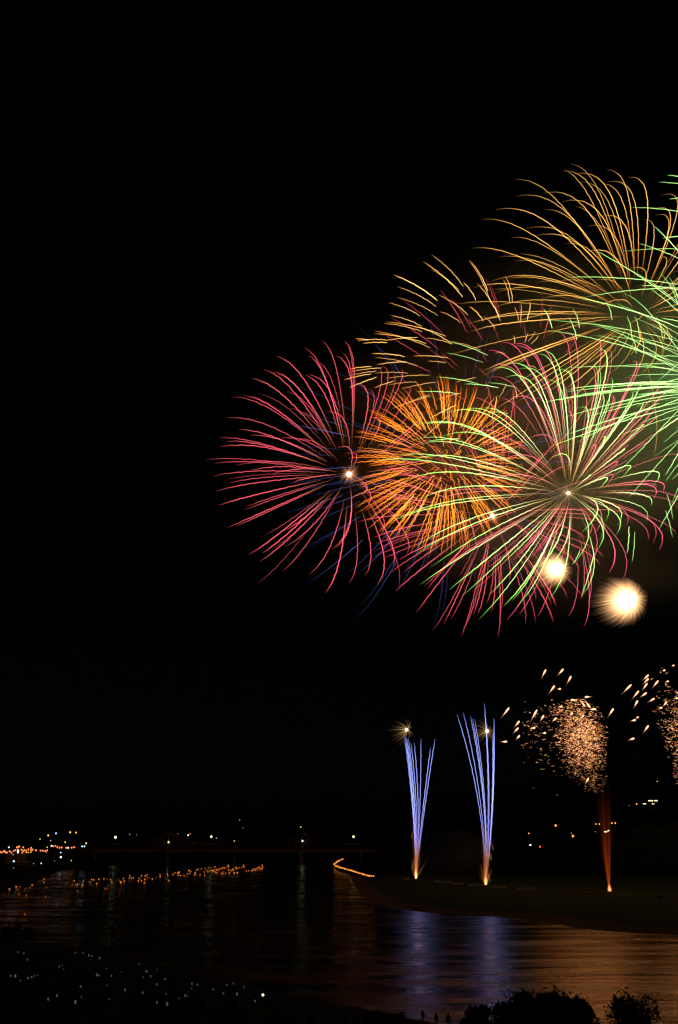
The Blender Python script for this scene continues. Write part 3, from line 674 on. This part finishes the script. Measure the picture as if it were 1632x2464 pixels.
YB = 1330; mB = mpp(2040, YB)
bx = lambda px: at(px, 2045, YB).x
bz = lambda py: at(600, py, YB).z
zd0, zd1 = bz(2051.5), bz(2043.5)
root = empty('truss_bridge', (bx(540), YB, zd0), 'long dark red steel truss bridge with two peaks across the river', 'bridge')
O = root.location
ob = lambda mb, name, mat: mesh_obj(name, np.array(mb.v) - np.array(O), mb.f, mat, root)
mb = MB(); x0, x1 = bx(195), bx(905)
mb.box(((x0 + x1) / 2, YB, (zd0 + zd1) / 2), (x1 - x0, 9, zd1 - zd0)); mb.box(((x0 + x1) / 2, YB - 4.8, zd1 - .3), (x1 - x0, .6, .9)); ob(mb, 'deck', STEEL)
def chord(px):
    b = 2030.5; k = 0
    for pk in (404.6, 726):
        d = abs(px - pk); k = max(k, 27 * (1 - min(1, d / 84)) ** 1.55)
    return b - k
stops = [208]
while stops[-1] < 872: stops.append(stops[-1] + 16.2)
for side in (-1, 1):
    mb = MB(); yy = YB + side * 4.3
    for i, (a, c) in enumerate(zip(stops[:-1], stops[1:])):
        A = Vector((bx(a), yy, bz(chord(a)))); C = Vector((bx(c), yy, bz(chord(c)))); A0 = Vector((bx(a), yy, zd1)); C0 = Vector((bx(c), yy, zd1))
        mb.bar(A, C, .42, n=5)
        if chord(a) > 2024 or i % 1 == 0: mb.bar(A0, A, .22, n=4)
        mb.bar(*((A0, C) if i % 2 == 0 else (A, C0)), .27, n=4)
    for e, d in ((stops[0], -12), (stops[-1], 12)): mb.bar(Vector((bx(e), yy, bz(chord(e)))), Vector((bx(e + d), yy, zd1)), .42, n=5)
    for pk in (404.6, 726): mb.bar(Vector((bx(pk), yy, zd1)), Vector((bx(pk), yy, bz(2002.5))), .6, n=5)
    ob(mb, 'truss', STEEL)
mb = MB()
for pk in (404.6, 726): mb.bar((bx(pk), YB - 4.3, bz(2003.5)), (bx(pk), YB + 4.3, bz(2003.5)), .4, n=5)
for a in stops[::3]: mb.bar((bx(a), YB - 4.3, bz(chord(a))), (bx(a), YB + 4.3, bz(chord(a))), .25, n=4)
ob(mb, 'cross_bracing', STEEL)
for pk in (232, 404.6, 565, 726, 868):
    mb = MB(); w = 4.0 if pk in (404.6, 726) else 2.4
    mb.box((bx(pk), YB, (zd0 - 2) / 2), (w, 9, zd0 + 2)); mb.box((bx(pk), YB, zd0 - .6), (w + 1.6, 10, 1.2)); ob(mb, 'pier', CONC)
for (px, py, r, lb) in ((278, 2015, 3.4, 'pale green lamp on the left end of the truss bridge'), (405, 2026.5, 2.9, 'pale green lamp under the left peak of the truss bridge'), (508.5, 2013.5, 3.0, 'pale green lamp standing midway along the truss bridge'),
                    (728, 2024, 2.6, 'pale green lamp under the right peak of the truss bridge'), (851, 2013.5, 3.2, 'pale green lamp at the right end of the truss bridge')):
    lamp(px, py, YB - 3.2, zd1, 'green_white', r * .8, lb, 'bridge_lamp', 'street lamp', 'lamps along the truss bridge', power=450)

# ------------------------------------------------------------------ town lights on the left bank
T = lambda a, b: (.1531 * a, 1980 + .1531 * b)
paper = [(5,455),(22,467),(52,452),(72,445),(88,465),(110,470),(152,447),(178,468),(215,440),(245,432),(265,385),(280,388),(303,373),(365,387),(336,425),(363,447),(383,432),(414,438),(448,418),(488,432),(490,395),(512,422),(565,432),(638,437),(676,440),(713,443),(742,435),(832,368),(870,363),(902,382),(938,392),(970,388),(1040,394),(1126,391),(1166,383)]
for i, (a, c) in enumerate(paper):
    x, y = T(a, c); Y = 1010 + (470 - c) * .6 + a * .12
    if i < 10: lb = 'orange paper lantern in the row at the left edge of the town bank'
    elif i < 22: lb = 'orange paper lantern in the bright cluster round the festival stalls'
    elif i < 27: lb = 'orange paper lantern in the short level row right of the stalls'
    else: lb = 'orange paper lantern in the long row nearest the bridge end'
    lamp(x, y, Y, 5.2, 'paper', 1.75, lb, 'paper_lantern', 'lantern', 'orange paper lanterns on the town bank', 1.15)
for a, c in [(350,472),(413,465),(485,462),(445,467)]:
    x, y = T(a, c); lamp(x, y, 1000, 5.2, 'amber', 1.6, 'yellow orange lantern hung low on the festival stalls', 'paper_lantern', 'lantern', 'yellow lanterns on the festival stalls', .8)
whites = [(85,730,2.4,'blue_white','blue white lamp lowest on the left bank slope'),(212,712,1.5,'dim','faint white light low on the left bank slope'),(217,605,2.6,'blue_white','bright blue white lamp left on the slope below the stalls'),(140,385,2.1,'white','white lamp just above the left orange lantern row'),(205,500,1.6,'dim','faint white light below the left orange lantern row'),(528,642,1.2,'dim','very faint light on the dark slope below the stalls'),(648,637,1.9,'blue_white','small blue white lamp on the dark middle slope'),(858,600,1.0,'dim','tiny dim light on the slope left of the bright white lamp'),(957,540,2.7,'white','brightest white lamp on the bank slope left of the bridge'),(955,468,1.8,'blue_white','smaller white lamp right above the brightest white one'),(1070,393,2.4,'white','white lamp set among the long orange lantern row'),(1293,372,2.2,'blue_white','left lamp of the white pair beside the bridge end'),(1328,370,2.1,'blue_white','right lamp of the white pair beside the bridge end'),(808,362,1.9,'white','white lamp starting the long orange lantern row'),(880,165,2.2,'blue_white','tall cold white light high above the town'),(797,280,1.7,'dim','greenish white light halfway up above the town'),(730,468,1.2,'dim','dim light under the short orange row'),
 (630,255,1.6,'yellow','yellow green light highest above the stalls'),(1025,305,1.9,'yellow','yellow green light above the long orange row'),(1355,322,2.2,'yellow','yellow green light above the white pair'),(1120,595,1.4,'yellow','dim yellow green light low on the slope by the bridge'),(742,385,1.4,'yellow','dim yellow light above the short orange row'),(758,198,2.4,'amber','single orange street lamp high above the town'),(1103,150,2.5,'amber','left of the two high amber lamps above the town'),(1196,155,2.3,'amber','right of the two high amber lamps above the town')]
for a, c, r, k, lb in whites:
    x, y = T(a, c); Y = 1060 if c < 480 else 1010 - (c - 480) * .5
    lamp(x, y, Y, 5.2 if Y > 1000 else 4.0, k, r * .82, lb, group='street lamps of the left bank town')
x, y = T(284, 450); lamp(x, y, 1005, 5.0, 'white', 1.8, 'tall white light column standing among the orange lanterns', 'light_column', 'lamp', None, 2.6)
# festival stalls lit by the lanterns
for k, (px, py) in enumerate(((48, 2060), (57, 2061), (67, 2060))):
    p = at(px, py, 1000); t = empty('festival_stall', (p.x, p.y, 5.0), ['leftmost festival stall with pale canopy under the orange lanterns', 'middle festival stall with pale canopy under the orange lanterns', 'right festival stall with pale canopy under the orange lanterns'][k], 'stall', 'festival stalls on the left bank')
    mb = MB(); mb.add([(-2, -1.6, 2.5), (2, -1.6, 2.5), (2, 1.6, 2.5), (-2, 1.6, 2.5), (-2, 0, 3.6), (2, 0, 3.6)], [(0, 1, 5, 4), (2, 3, 4, 5), (1, 2, 5), (3, 0, 4), (3, 2, 1, 0)]); mb.build('canopy', WALLM, t)
    mb = MB(); mb.box((0, -1.2, .5), (3.6, .6, 1.0)); mb.build('counter', TUBEM, t)
    for sx in (-1.85, 1.85):
        for sy in (-1.45, 1.45): mb = MB(); mb.bar((sx, sy, 0), (sx, sy, 2.5), .06); mb.build('leg', POLE, t)
# faint building behind them
p = at(41, 2040, 1090); t = empty('town_building', (p.x, p.y, 5.2), 'dim flat roofed building behind the festival stalls', 'building')
mb = MB(); mb.box((0, 0, 5), (17, 10, 10)); mb.build('wall', WALLM, t)
mb = MB(); mb.box((0, 0, 10.25), (18.4, 11.4, .5)); mb.build('roof', ROOFM, t)
for i in range(5):
    for j in range(2): mb = MB(); mb.box((-6.4 + i * 3.2, -5.02, 3 + 3.6 * j), (1.6, .1, 1.7)); mb.build('window', ROOFM, t)

# ------------------------------------------------------------------ lights on the hills and right bank
small = [(312.5,2008,1.3,'dim','faint white hill light left above the bridge'),(329,2009,.9,'dim','fainter hill light beside the faint white one'),(429,2007,.9,'dim','tiny hill light right of the left bridge peak'),(453,2009.8,1.7,'white','clear white hill light between the left peak and the middle lamp'),(458,2006.5,1.1,'amber','dim amber hill light touching the clear white one'),(577,1973,1.3,'dim','highest white hill light above the middle of the bridge'),(585,1992,.9,'dim','tiny hill light under the highest one'),(521,2017,1.5,'dim','dim light just right of the middle bridge lamp'),(564,2024,1.4,'yellow','yellow light on the shore behind the bridge'),(724,1990,1.5,'yellow','yellow hill light right above the right bridge peak')]
for px, py, r, k, lb in small:
    p = hit(px, py, 1700, 5000, 6); lamp(px, py, p.y, ground(p.x, p.y), k, r * .85, lb, 'hill_light', 'lamp', 'small lights on the dark hills')
X6 = lambda a, c: (1230 + .2564 * a, 1860 + .2564 * c)
right = [(420,494,2.9,'amber','bright orange street lamp on the right bank left of the red one'),(167,568,1.7,'amber','small orange street lamp above the white light on the right bank'),(582,593,3.1,'amber','largest deep orange lamp behind the launch field'),(567,566,.9,'yellow','tiny light above the largest orange lamp'),(272,692,1.9,'red','small red signal light on the right bank'),(797,480,1.7,'amber','left lamp of the left amber pair beside the launch beam'),(829,480,1.8,'amber','right lamp of the left amber pair beside the launch beam'),(947,471,1.9,'amber','left lamp of the right amber pair beside the launch beam'),(979,471,2.0,'amber','right lamp of the right amber pair beside the launch beam'),(792,552,1.0,'dim','tiny white light below the left amber pair'),(1180,293,1.8,'amber','amber light left of the lit hillside building'),(1110,307,.9,'dim','faint light left of the amber hillside light'),(1373,80,1.2,'amber','tiny amber light high over the lit hillside building'),(434,208,.9,'dim','tiny pale light alone on the dark slope under the shower')]
for a, c, r, k, lb in right:
    px, py = X6(a, c); p = hit(px, py, 830, 5000, 7); lamp(px, py, p.y, ground(p.x, p.y), k, r * .85, lb, group='street lamps of the right bank')
for a, c, w, lb in ((182, 677, 2.3, 'wide blue white floodlight on the right bank'), (890, 552, 3.4, 'dim long amber sign light under the amber pairs'), (915, 542, 1.8, 'short amber light joined to the long amber sign light')):
    px, py = X6(a, c); p = hit(px, py, 830, 5000, 5); m = mpp(py, p.y); gz = ground(p.x, p.y)
    t = empty('floodlight', (p.x, p.y, gz), lb, 'floodlight'); h = p.z - gz
    mb = MB(); mb.bar((-w * m * .7, .2, 0), (-w * m * .7, .2, h), .1); mb.bar((w * m * .7, .2, 0), (w * m * .7, .2, h), .1); mb.build('post', POLE, t)
    mb = MB(); mb.box((0, 0, h), (w * m * 2, .3, 1.5 * m * 1.6)); mb.build('lamp_head', LAMPS['white' if a == 182 else 'window'], t)
# hillside building with two rows of lit windows
px, py = X6(1325, 276); p = hit(px, py, 900, 5000, 6); m = mpp(py, p.y); gz = ground(p.x, p.y) - 1; u = .2564 * m
t = empty('hillside_building', (p.x, p.y, gz), 'hillside building with two rows of lit windows at far right', 'building'); h = p.z - gz
mb = MB(); mb.box((-20 * u, 5.2, (h + 32 * u) / 2), (190 * u, 10, h + 32 * u)); mb.build('wall', ROOFM, t)
mb = MB(); mb.box((-20 * u, 5, h + 34 * u), (196 * u, 11, 3 * u)); mb.build('roof', ROOFM, t)
for row, xs_ in ((14, [(-42, .35), (-30, .6), (-18, .9), (-6, 1), (5, 1), (16, .5), (28, .9), (38, 1), (48, .6)]), (-14, [(-82, 1), (-72, .6), (-62, .7), (-50, .3), (-38, .3), (-26, .25), (-12, .3), (2, .6), (14, .7), (24, .5)])):
    for xx, k in xs_:
        mb = MB(); mb.box((xx * u, .15, h + row * u), (9 * u, .12, (9 if row > 0 else 6) * u)); q = mb.build('window', LAMPS['window'] if k > .5 else ROOFM, t)

# ------------------------------------------------------------------ floating lanterns on the river
L1 = [(75,652),(128,635),(157,632),(140,655),(200,645),(233,638),(253,622),(150,692),(207,700),(347,573),(345,603),(365,638),(360,707),(194,847),(528,603),(583,587),(570,618),(595,616),(609,616),(655,590),(648,622),(610,667),(700,591),(708,600),(720,578),(737,580),(760,608),(778,575),(817,571),(842,572),(870,578),(880,599),(858,621),(823,645),(840,645),(932,580),(948,594),(952,601),(970,568),(978,591),(1018,568),(1020,547),(1035,566),(1048,563),(1094,566),(1102,577),(1113,588),(1113,547),(1140,548),(1156,541),(1138,578),(1147,566),(1160,561),(1178,561),(1198,573),(1227,563),(1259,540),(1259,555),(1135,605),(1087,588),(1315,532),(1319,546),(1360,537),(1377,523),(1400,527),(1409,520),(1401,545),(1420,545),(1447,546),(1329,585),(1461,558),(1472,533),(1487,508),(1492,530),(1502,516),(1533,524),(1540,535),(1528,542),(1545,502),(1560,497)]
L2 = [(250,447),(277,445),(272,470),(275,493),(290,460),(300,440),(297,468),(313,460),(322,438),(328,460),(335,465),(340,455),(347,433),(348,465),(352,475),(358,452),(362,475),(368,458),(375,450),(383,447),(390,443),(392,480),(402,440),(403,470),(404,482),(414,437),(416,443),(423,478),(432,437),(440,422),(445,430),(443,450),(447,460),(450,478),(460,455),(467,460),(475,450),(480,455),(485,478),(492,440),(497,437),(500,447),(506,475),(511,443),(523,438),(540,435),(550,422),(555,433),(570,462),(586,461),(610,461),(622,450),(630,455),(638,458),(640,447),(650,440),(655,450),(660,435),(668,440),(670,452),(680,450),(683,422),(686,432),(685,442),(227,450),(215,455),(206,473),(242,490)]
pts = [(.3061 * a, 1940 + .3061 * c, 'p') for a, c in L1] + [(400 + .338 * a, 1940 + .338 * c, 'q') for a, c in L2]
proto = {}
def floater(px, py, label, group, r):
    p = on_level(px, py, .25); m = mpp(py, p.y); w = min(r * m * 1.2, 1.6)
    key = max(.25, round(w * 4) / 4)
    if key not in proto:
        mb = MB(); mb.box((0, 0, -.2), (key * 1.25, key * 1.25, .12)); base_ = mb
        mb2 = MB(); mb2.box((0, 0, -.13 + key * .45), (key, key, key * .9))
        a = base_.build('float_board', BARK); c = mb2.build('paper_shade', LAMPS['flame']); proto[key] = (a.data, c.data)
        bpy.data.objects.remove(a); bpy.data.objects.remove(c)
    t = empty('floating_lantern', p, label, 'lantern', group); t.rotation_euler.z = random.uniform(0, 1.5)
    link(bpy.data.objects.new('float_board', proto[key][0]), t); link(bpy.data.objects.new('paper_shade', proto[key][1]), t)
for px, py, k in pts:
    r = random.choice((1.0, 1.2, 1.5))
    if px < 115: lb = 'small orange floating lantern near the left edge of the river'
    elif px < 270: lb = 'small orange floating lantern in the sparse drift left of the bridge lamp reflection'
    elif px < 420: lb = 'small orange floating lantern in the loose drift under the left bridge peak'
    elif px < 585: lb = 'small orange floating lantern in the dense drift under the middle of the bridge'
    else: lb = 'small orange floating lantern in the clump at the right tip of the drift'
    if 2192 < py: lb = 'lone orange floating lantern nearest the crowd on the left'
    floater(px, py, lb, 'floating lanterns drifting on the river', r)
# hooked row of torches on the sand spit
line = [(826, 2067.5), (820, 2069), (813, 2073), (806, 2077.5), (804, 2080), (808, 2083.5), (818, 2087.5), (835, 2092), (856, 2098), (875, 2104), (888, 2107.5), (900, 2108.5)]
cum = [0]
for a, c in zip(line[:-1], line[1:]): cum.append(cum[-1] + math.dist(a, c))
for k in range(56):
    q = cum[-1] * (k + random.uniform(-.35, .35)) / 55
    px = float(np.interp(q, cum, [a for a, _ in line])); py = float(np.interp(q, cum, [c for _, c in line])) + random.uniform(-.6, .6)
    p = on_level(px, py, 3.6); Y = p.y; m = mpp(py, Y); gz = 2.0; h = p.z - gz; r = random.uniform(.9, 1.6) * m
    t = empty('torch', (p.x, p.y, gz), 'small orange torch flame in the bright hooked row on the dark right shore', 'torch', 'row of torches along the shore')
    mb = MB(); mb.bar((0, 0, -1.5), (0, 0, h - r * .8), .09, .12); mb.build('pole', BARK, t)
    mb = MB(); mb.ball((0, 0, h), r, 7, 6, 1.25); mb.v = [(x * (1 - .35 * max(0, (z - h) / r)), y * (1 - .35 * max(0, (z - h) / r)), z) for x, y, z in mb.v]; mb.build('flame', LAMPS['torch'], t, smooth=True)

# ------------------------------------------------------------------ mortar racks on the field
XR = lambda a, c: (900 + .2551 * a, 1660 + .2551 * c)
racks = [(*XR(305, 1792), 17, 'short mortar rack left of the left comet flame'), (*XR(610, 1818), 22, 'mortar rack right of the left comet flame'), (*XR(705, 1821), 20, 'mortar rack in the middle between the two comet flames'), (*XR(795, 1836), 26, 'mortar rack nearer the right comet flame'), (*XR(965, 1852), 36, 'long mortar rack just left of the right comet flame'), (*XR(1180, 1868), 34, 'long mortar rack just right of the right comet flame'),
         (1265, 2141, 46, 'longest mortar rack in the middle of the field'), (1377, 2150, 32, 'mortar rack left of the launch beam'), (1423, 2153.5, 26, 'mortar rack beside the launch beam'), (1452, 2153, 16, 'brightly lit mortar rack touching the launch beam flame'), (1590, 2161, 14, 'small mortar rack alone at the far right of the field')]
for px, py, w, lb in racks:
    p = on_level(px, py, 2.3); m = mpp(py, p.y); Wd = w * m
    t = empty('mortar_rack', p, lb, 'mortar rack', 'mortar racks on the launch field')
    mb = MB()
    for z in (.15, .75): mb.box((0, -.42, z), (Wd, .06, .16)); mb.box((0, .42, z), (Wd, .06, .16))
    n = max(4, int(Wd / 1.1))
    for k in range(n + 1): mb.box((-Wd / 2 + Wd * k / n, 0, .45), (.08, .9, .9))
    mb.build('frame', TUBEM, t)
    for k in range(n):
        for yy in (-.2, .2):
            mb = MB(); mb.bar((-Wd / 2 + Wd * (k + .5) / n + random.uniform(-.1, .1), yy, 0), (-Wd / 2 + Wd * (k + .5) / n + random.uniform(-.2, .2), yy, random.uniform(.9, 1.4)), .17, n=8); mb.build('mortar_tube', TUBEM, t)

# ------------------------------------------------------------------ trees
def near_z(x, y):
    dg = bpy.context.evaluated_depsgraph_get(); ob_ = bpy.data.objects['near_bank']
    ok, loc, n, i = ob_.ray_cast(Vector((x, y, 60)), Vector((0, 0, -1)))
    return loc.z if ok else 1.0
def tree(name, label, base, height, rx, rz_lo, leaves, lobes, group, leaf=.26, spiky=False):
    """tapered trunk, limbs, and a crown of leaf-sized faces in clumps"""
    t = empty(name, base, label, 'tree' if name != 'bush' else 'bush', group)
    mb = MB(); top = height * .5
    mb.bar((0, 0, -.3), (.1, 0, top), height * .035, height * .018, 8)
    cs = []
    for k in range(lobes):
        a = random.uniform(0, 2 * math.pi); q = math.sqrt(random.random()); zz = random.uniform(rz_lo, 1)
        lim = math.sqrt(max(.05, 1 - ((zz - .55) / .62) ** 2))
        c = Vector((math.cos(a) * q * rx * lim, math.sin(a) * q * rx * .6 * lim, zz * height * .92)); cs.append((c, random.uniform(.12, .24) * height))
        mb.bar((.05, 0, top * random.uniform(.35, 1)), c, height * .014, height * .004, 5)
    mb.build('trunk', BARK, t)
    v = []; f = []
    for k in range(leaves):
        c, r = random.choice(cs); d = Vector((random.gauss(0, 1), random.gauss(0, 1), random.gauss(0, .8))).normalized() * r * random.random() ** .45 * random.choice((1, 1, 1, 1.35))
        if spiky: d.z *= 1.5
        p = c + d; n1 = Vector((random.gauss(0, 1), random.gauss(0, 1), random.gauss(0, 1))).normalized(); n2 = n1.orthogonal().normalized(); s_ = leaf * random.uniform(.6, 1.3)
        i = len(v); v += [p - n1 * s_, p + n2 * s_ * .45, p + n1 * s_, p - n2 * s_ * .45]; f.append((i, i + 1, i + 2, i + 3))
    mesh_obj('crown', v, f, LEAF, t)
def tree_at(px, py_top, Y, gz, halfw, label, leaves, lobes, name='tree', group='dark trees on the near bank', lo=.3, **k):
    top = at(px, py_top, Y); gz = near_z(top.x, Y) - .2 if gz is None else gz; h = top.z - gz; tree(name, label, (top.x, Y, gz), h, halfw * mpp(py_top, Y), lo, leaves, lobes, group, **k)
tree_at(1285, 2388, 129, None, 92, 'broad dark round tree, largest on the near bank at the bottom', 11000, 44)
tree_at(1190, 2420, 133, None, 84, 'lower dark tree leaning left beside the largest near tree', 7000, 34)
tree_at(1370, 2404, 130, None, 66, 'dark tree on the right shoulder of the largest near tree', 6000, 30)
tree_at(1518, 2408, 127, None, 52, 'small dark tree with ragged top at the bottom right corner', 4200, 20, spiky=True)
tree_at(950, 2440, 150, None, 40, 'low dark bush on the waterline left of the standing people', 2200, 18, name='bush', group=None, leaf=.2)
tree_at(30, 2222, 250, .3, 44, 'low dark bush on the near shore at the left edge', 1600, 12, name='bush', group=None, leaf=.3)
for k, (px, py, Y, w) in enumerate(((1560, 1985, 820, 60), (1625, 1975, 800, 60), (1500, 2008, 830, 46))):
    p = at(px, py, Y); tree_at(px, py, Y, ground(p.x, p.y), w, ['dark tree in the middle behind the right end of the launch field', 'dark tree at the right edge behind the launch field', 'shorter dark tree behind the launch field right of the beam'][k], 2200, 18, group='dark trees behind the launch field', leaf=.9)

# ------------------------------------------------------------------ people
def person(px, py_head, Y, label, turn, arm):
    hd = at(px, py_head, Y); gz = near_z(hd.x, Y); s = 1.68 / 1.68
    t = empty('person', (hd.x, Y, gz), label, 'person', 'people standing at the water edge')
    J = {'pel': (0, 0, .93), 'wai': (0, 0, 1.08), 'che': (0, .01, 1.30), 'nek': (0, .01, 1.46), 'hea': (0, -.01, 1.55), 'top': (0, 0, 1.68),
         'hl': (-.10, 0, .88), 'kl': (-.11, -.02, .48), 'al': (-.12, .01, .08), 'tl': (-.13, -.15, .04), 'hr': (.10, 0, .88), 'kr': (.12, -.01, .48), 'ar': (.13, .02, .08), 'tr': (.15, -.14, .04),
         'sl': (-.19, .01, 1.38), 'el': (-.25, .03, 1.10), 'wl': (-.25, -.03, .86), 'fl': (-.24, -.05, .76), 'sr': (.19, .01, 1.38)}
    J.update({'er': (.26, -.10, 1.14), 'wr': (.16, -.30, 1.32), 'fr': (.13, -.36, 1.40)} if arm else {'er': (.25, .03, 1.10), 'wr': (.25, -.03, .86), 'fr': (.24, -.05, .76)})
    E = [('pel','wai'),('wai','che'),('che','nek'),('nek','hea'),('hea','top'),('pel','hl'),('hl','kl'),('kl','al'),('al','tl'),('pel','hr'),('hr','kr'),('kr','ar'),('ar','tr'),('che','sl'),('sl','el'),('el','wl'),('wl','fl'),('che','sr'),('sr','er'),('er','wr'),('wr','fr')]
    Rr = {'pel': .145, 'wai': .13, 'che': .15, 'nek': .06, 'hea': .092, 'top': .07, 'hl': .095, 'kl': .06, 'al': .042, 'tl': .035, 'hr': .095, 'kr': .06, 'ar': .042, 'tr': .035, 'sl': .065, 'el': .045, 'wl': .032, 'fl': .03, 'sr': .065, 'er': .045, 'wr': .032, 'fr': .03}
    names = list(J); me = bpy.data.meshes.new('body'); me.from_pydata([J[k] for k in names], [(names.index(a), names.index(b)) for a, b in E], [])
    ob_ = bpy.data.objects.new('body', me); link(ob_, t); me.materials.append(CLOTH)
    sk = ob_.modifiers.new('skin', 'SKIN'); ob_.modifiers.new('sub', 'SUBSURF').levels = 1; ob_.modifiers['sub'].render_levels = 1
    lay = me.skin_vertices[0] if me.skin_vertices else None
    if lay is None:
        bm_ = None
        import bmesh
        bm_ = bmesh.new(); bm_.from_mesh(me); bm_.verts.layers.skin.verify(); bm_.to_mesh(me); bm_.free(); lay = me.skin_vertices[0]
    for i, k in enumerate(names): lay.data[i].radius = (Rr[k], Rr[k]); lay.data[i].use_root = (k == 'pel')
    mb = MB(); mb.ball((0, .012, 1.60), .105, 10, 8, 1.1); mb.v = [q for q in mb.v]; mb.build('hair', ROOFM, t, smooth=True)
    t.rotation_euler.z = turn
person(1017, 2435, 138, 'person standing upright at the water edge beside the blue reflection', 2.9, True)
person(1050, 2447, 136, 'shorter looking person standing right of the upright one by the water', 3.4, False)
person(1079, 2440, 139, 'person standing nearest the dark trees by the water', 3.0, False)

# the seated crowd reads as one dark mass
mb = MB(); spots = []
while len(spots) < 620:
    px = random.uniform(0, 1000); lo = np.interp(px, [0, 134, 268, 357, 490, 625, 760, 880, 1000], [2284, 2289, 2298, 2322, 2358, 2390, 2418, 2442, 2460])
    py = random.uniform(lo, 2475); p = on_level(px, py, 1.8)
    for _ in range(3): z = near_z(p.x, p.y); p = on_level(px, py, z + .5); spots.append((p.x, p.y, z))
for x, y, z in spots:
    s_ = random.uniform(.9, 1.1); a = random.uniform(-.5, .5)
    mb.ball((x, y, z + .95 * s_), .12, 6, 5, 1.15); mb.bar((x, y, z + .05), (x, y, z + .62 * s_), .24, .2, 7); mb.bar((x, y, z + .62 * s_), (x, y, z + .85 * s_), .2, .07, 7)
    for q in (-1, 1): mb.bar((x + q * .12, y, z + .15), (x + q * .2, y + .5, z + .1), .09, .07, 5); mb.bar((x + q * .22, y, z + .6), (x + q * .2, y + .3, z + .35), .06, .05, 5)
tag(mb.build('crowd', CLOTH), 'dark crowd of seated spectators covering the near bank at lower left', 'crowd', kind='stuff')
XP = lambda a, c: (.4464 * a, 2160 + .4464 * c)
phones = [(98,295,.8),(128,300,.8),(147,335,.9),(407,297,.9),(448,299,.9),(479,311,1.5),(496,316,.8),(537,327,1.4),(488,335,.7),(320,372,1.2),(343,387,.7),(335,365,.6),(59,422,1.0),(82,423,1.3),(151,434,1.1),(171,429,1.0),(186,423,.7),(203,419,.7),(110,448,.7),(522,417,1.5),(534,420,.9),(575,385,.6),(601,422,1.1),(655,400,.7),(752,360,.9),(787,397,1.1),(793,400,.9),(812,424,.8),(772,428,.6),(846,388,.7),(890,440,1.2),(845,468,1.2),(435,480,1.0),(577,474,.7),(675,498,.8),(770,514,.9),(306,529,1.2),(260,548,1.0),(439,537,.7),(406,563,1.5),(590,548,.6),(846,565,.9),(901,573,1.4),(895,520,.6),(964,544,.7),(998,528,.8),(1035,465,1.2),(1033,489,.7),(1064,470,.8),(1150,496,.9),(1205,517,1.2),(1224,470,.8),(1259,464,1.2),(1278,520,1.4),(1316,482,.8),(1375,558,.9),(317,606,.9),(1010,530,.5)]
pm = {}
for a, c, r in phones:
    px, py = XP(a, c); p = on_level(px, py, 2.6)
    for _ in range(4): z = near_z(p.x, p.y); p = on_level(px, py, z + .95); k = round(r * 2) / 2 or .5
    if k not in pm:
        q = MB(); w = .10 * k + .03; q.box((0, 0, 0), (w, .02, w * 1.7)); o_ = q.build('phone', LAMPS['phone']); pm[k] = o_.data; bpy.data.objects.remove(o_)
    o = bpy.data.objects.new('phone', pm[k]); o.location = p; link(o)
    zone = 'front rows along the water' if c < 345 else ('left part of the crowd' if px < 250 else ('middle of the crowd' if px < 420 else 'right part of the crowd'))
    tag(o, ('small dim' if r < 1 else 'brighter') + ' phone screen held up in the ' + zone, 'phone', 'lit phone screens in the crowd')
px, py = 633, 2394.5; p = on_level(px, py, 3.0)
for _ in range(4): p = on_level(px, py, near_z(p.x, p.y) + 1.9)
t = empty('flashlight', p, 'brightest white flashlight held at the right of the crowd', 'flashlight')
mb = MB(); mb.ball((0, 0, 0), .13, 10, 8); mb.build('lamp_head', LAMPS['green_white'], t, smooth=True); mb = MB(); mb.bar((0, .03, -.05), (0, .25, -.7), .05, .04); mb.build('handle', ROOFM, t)
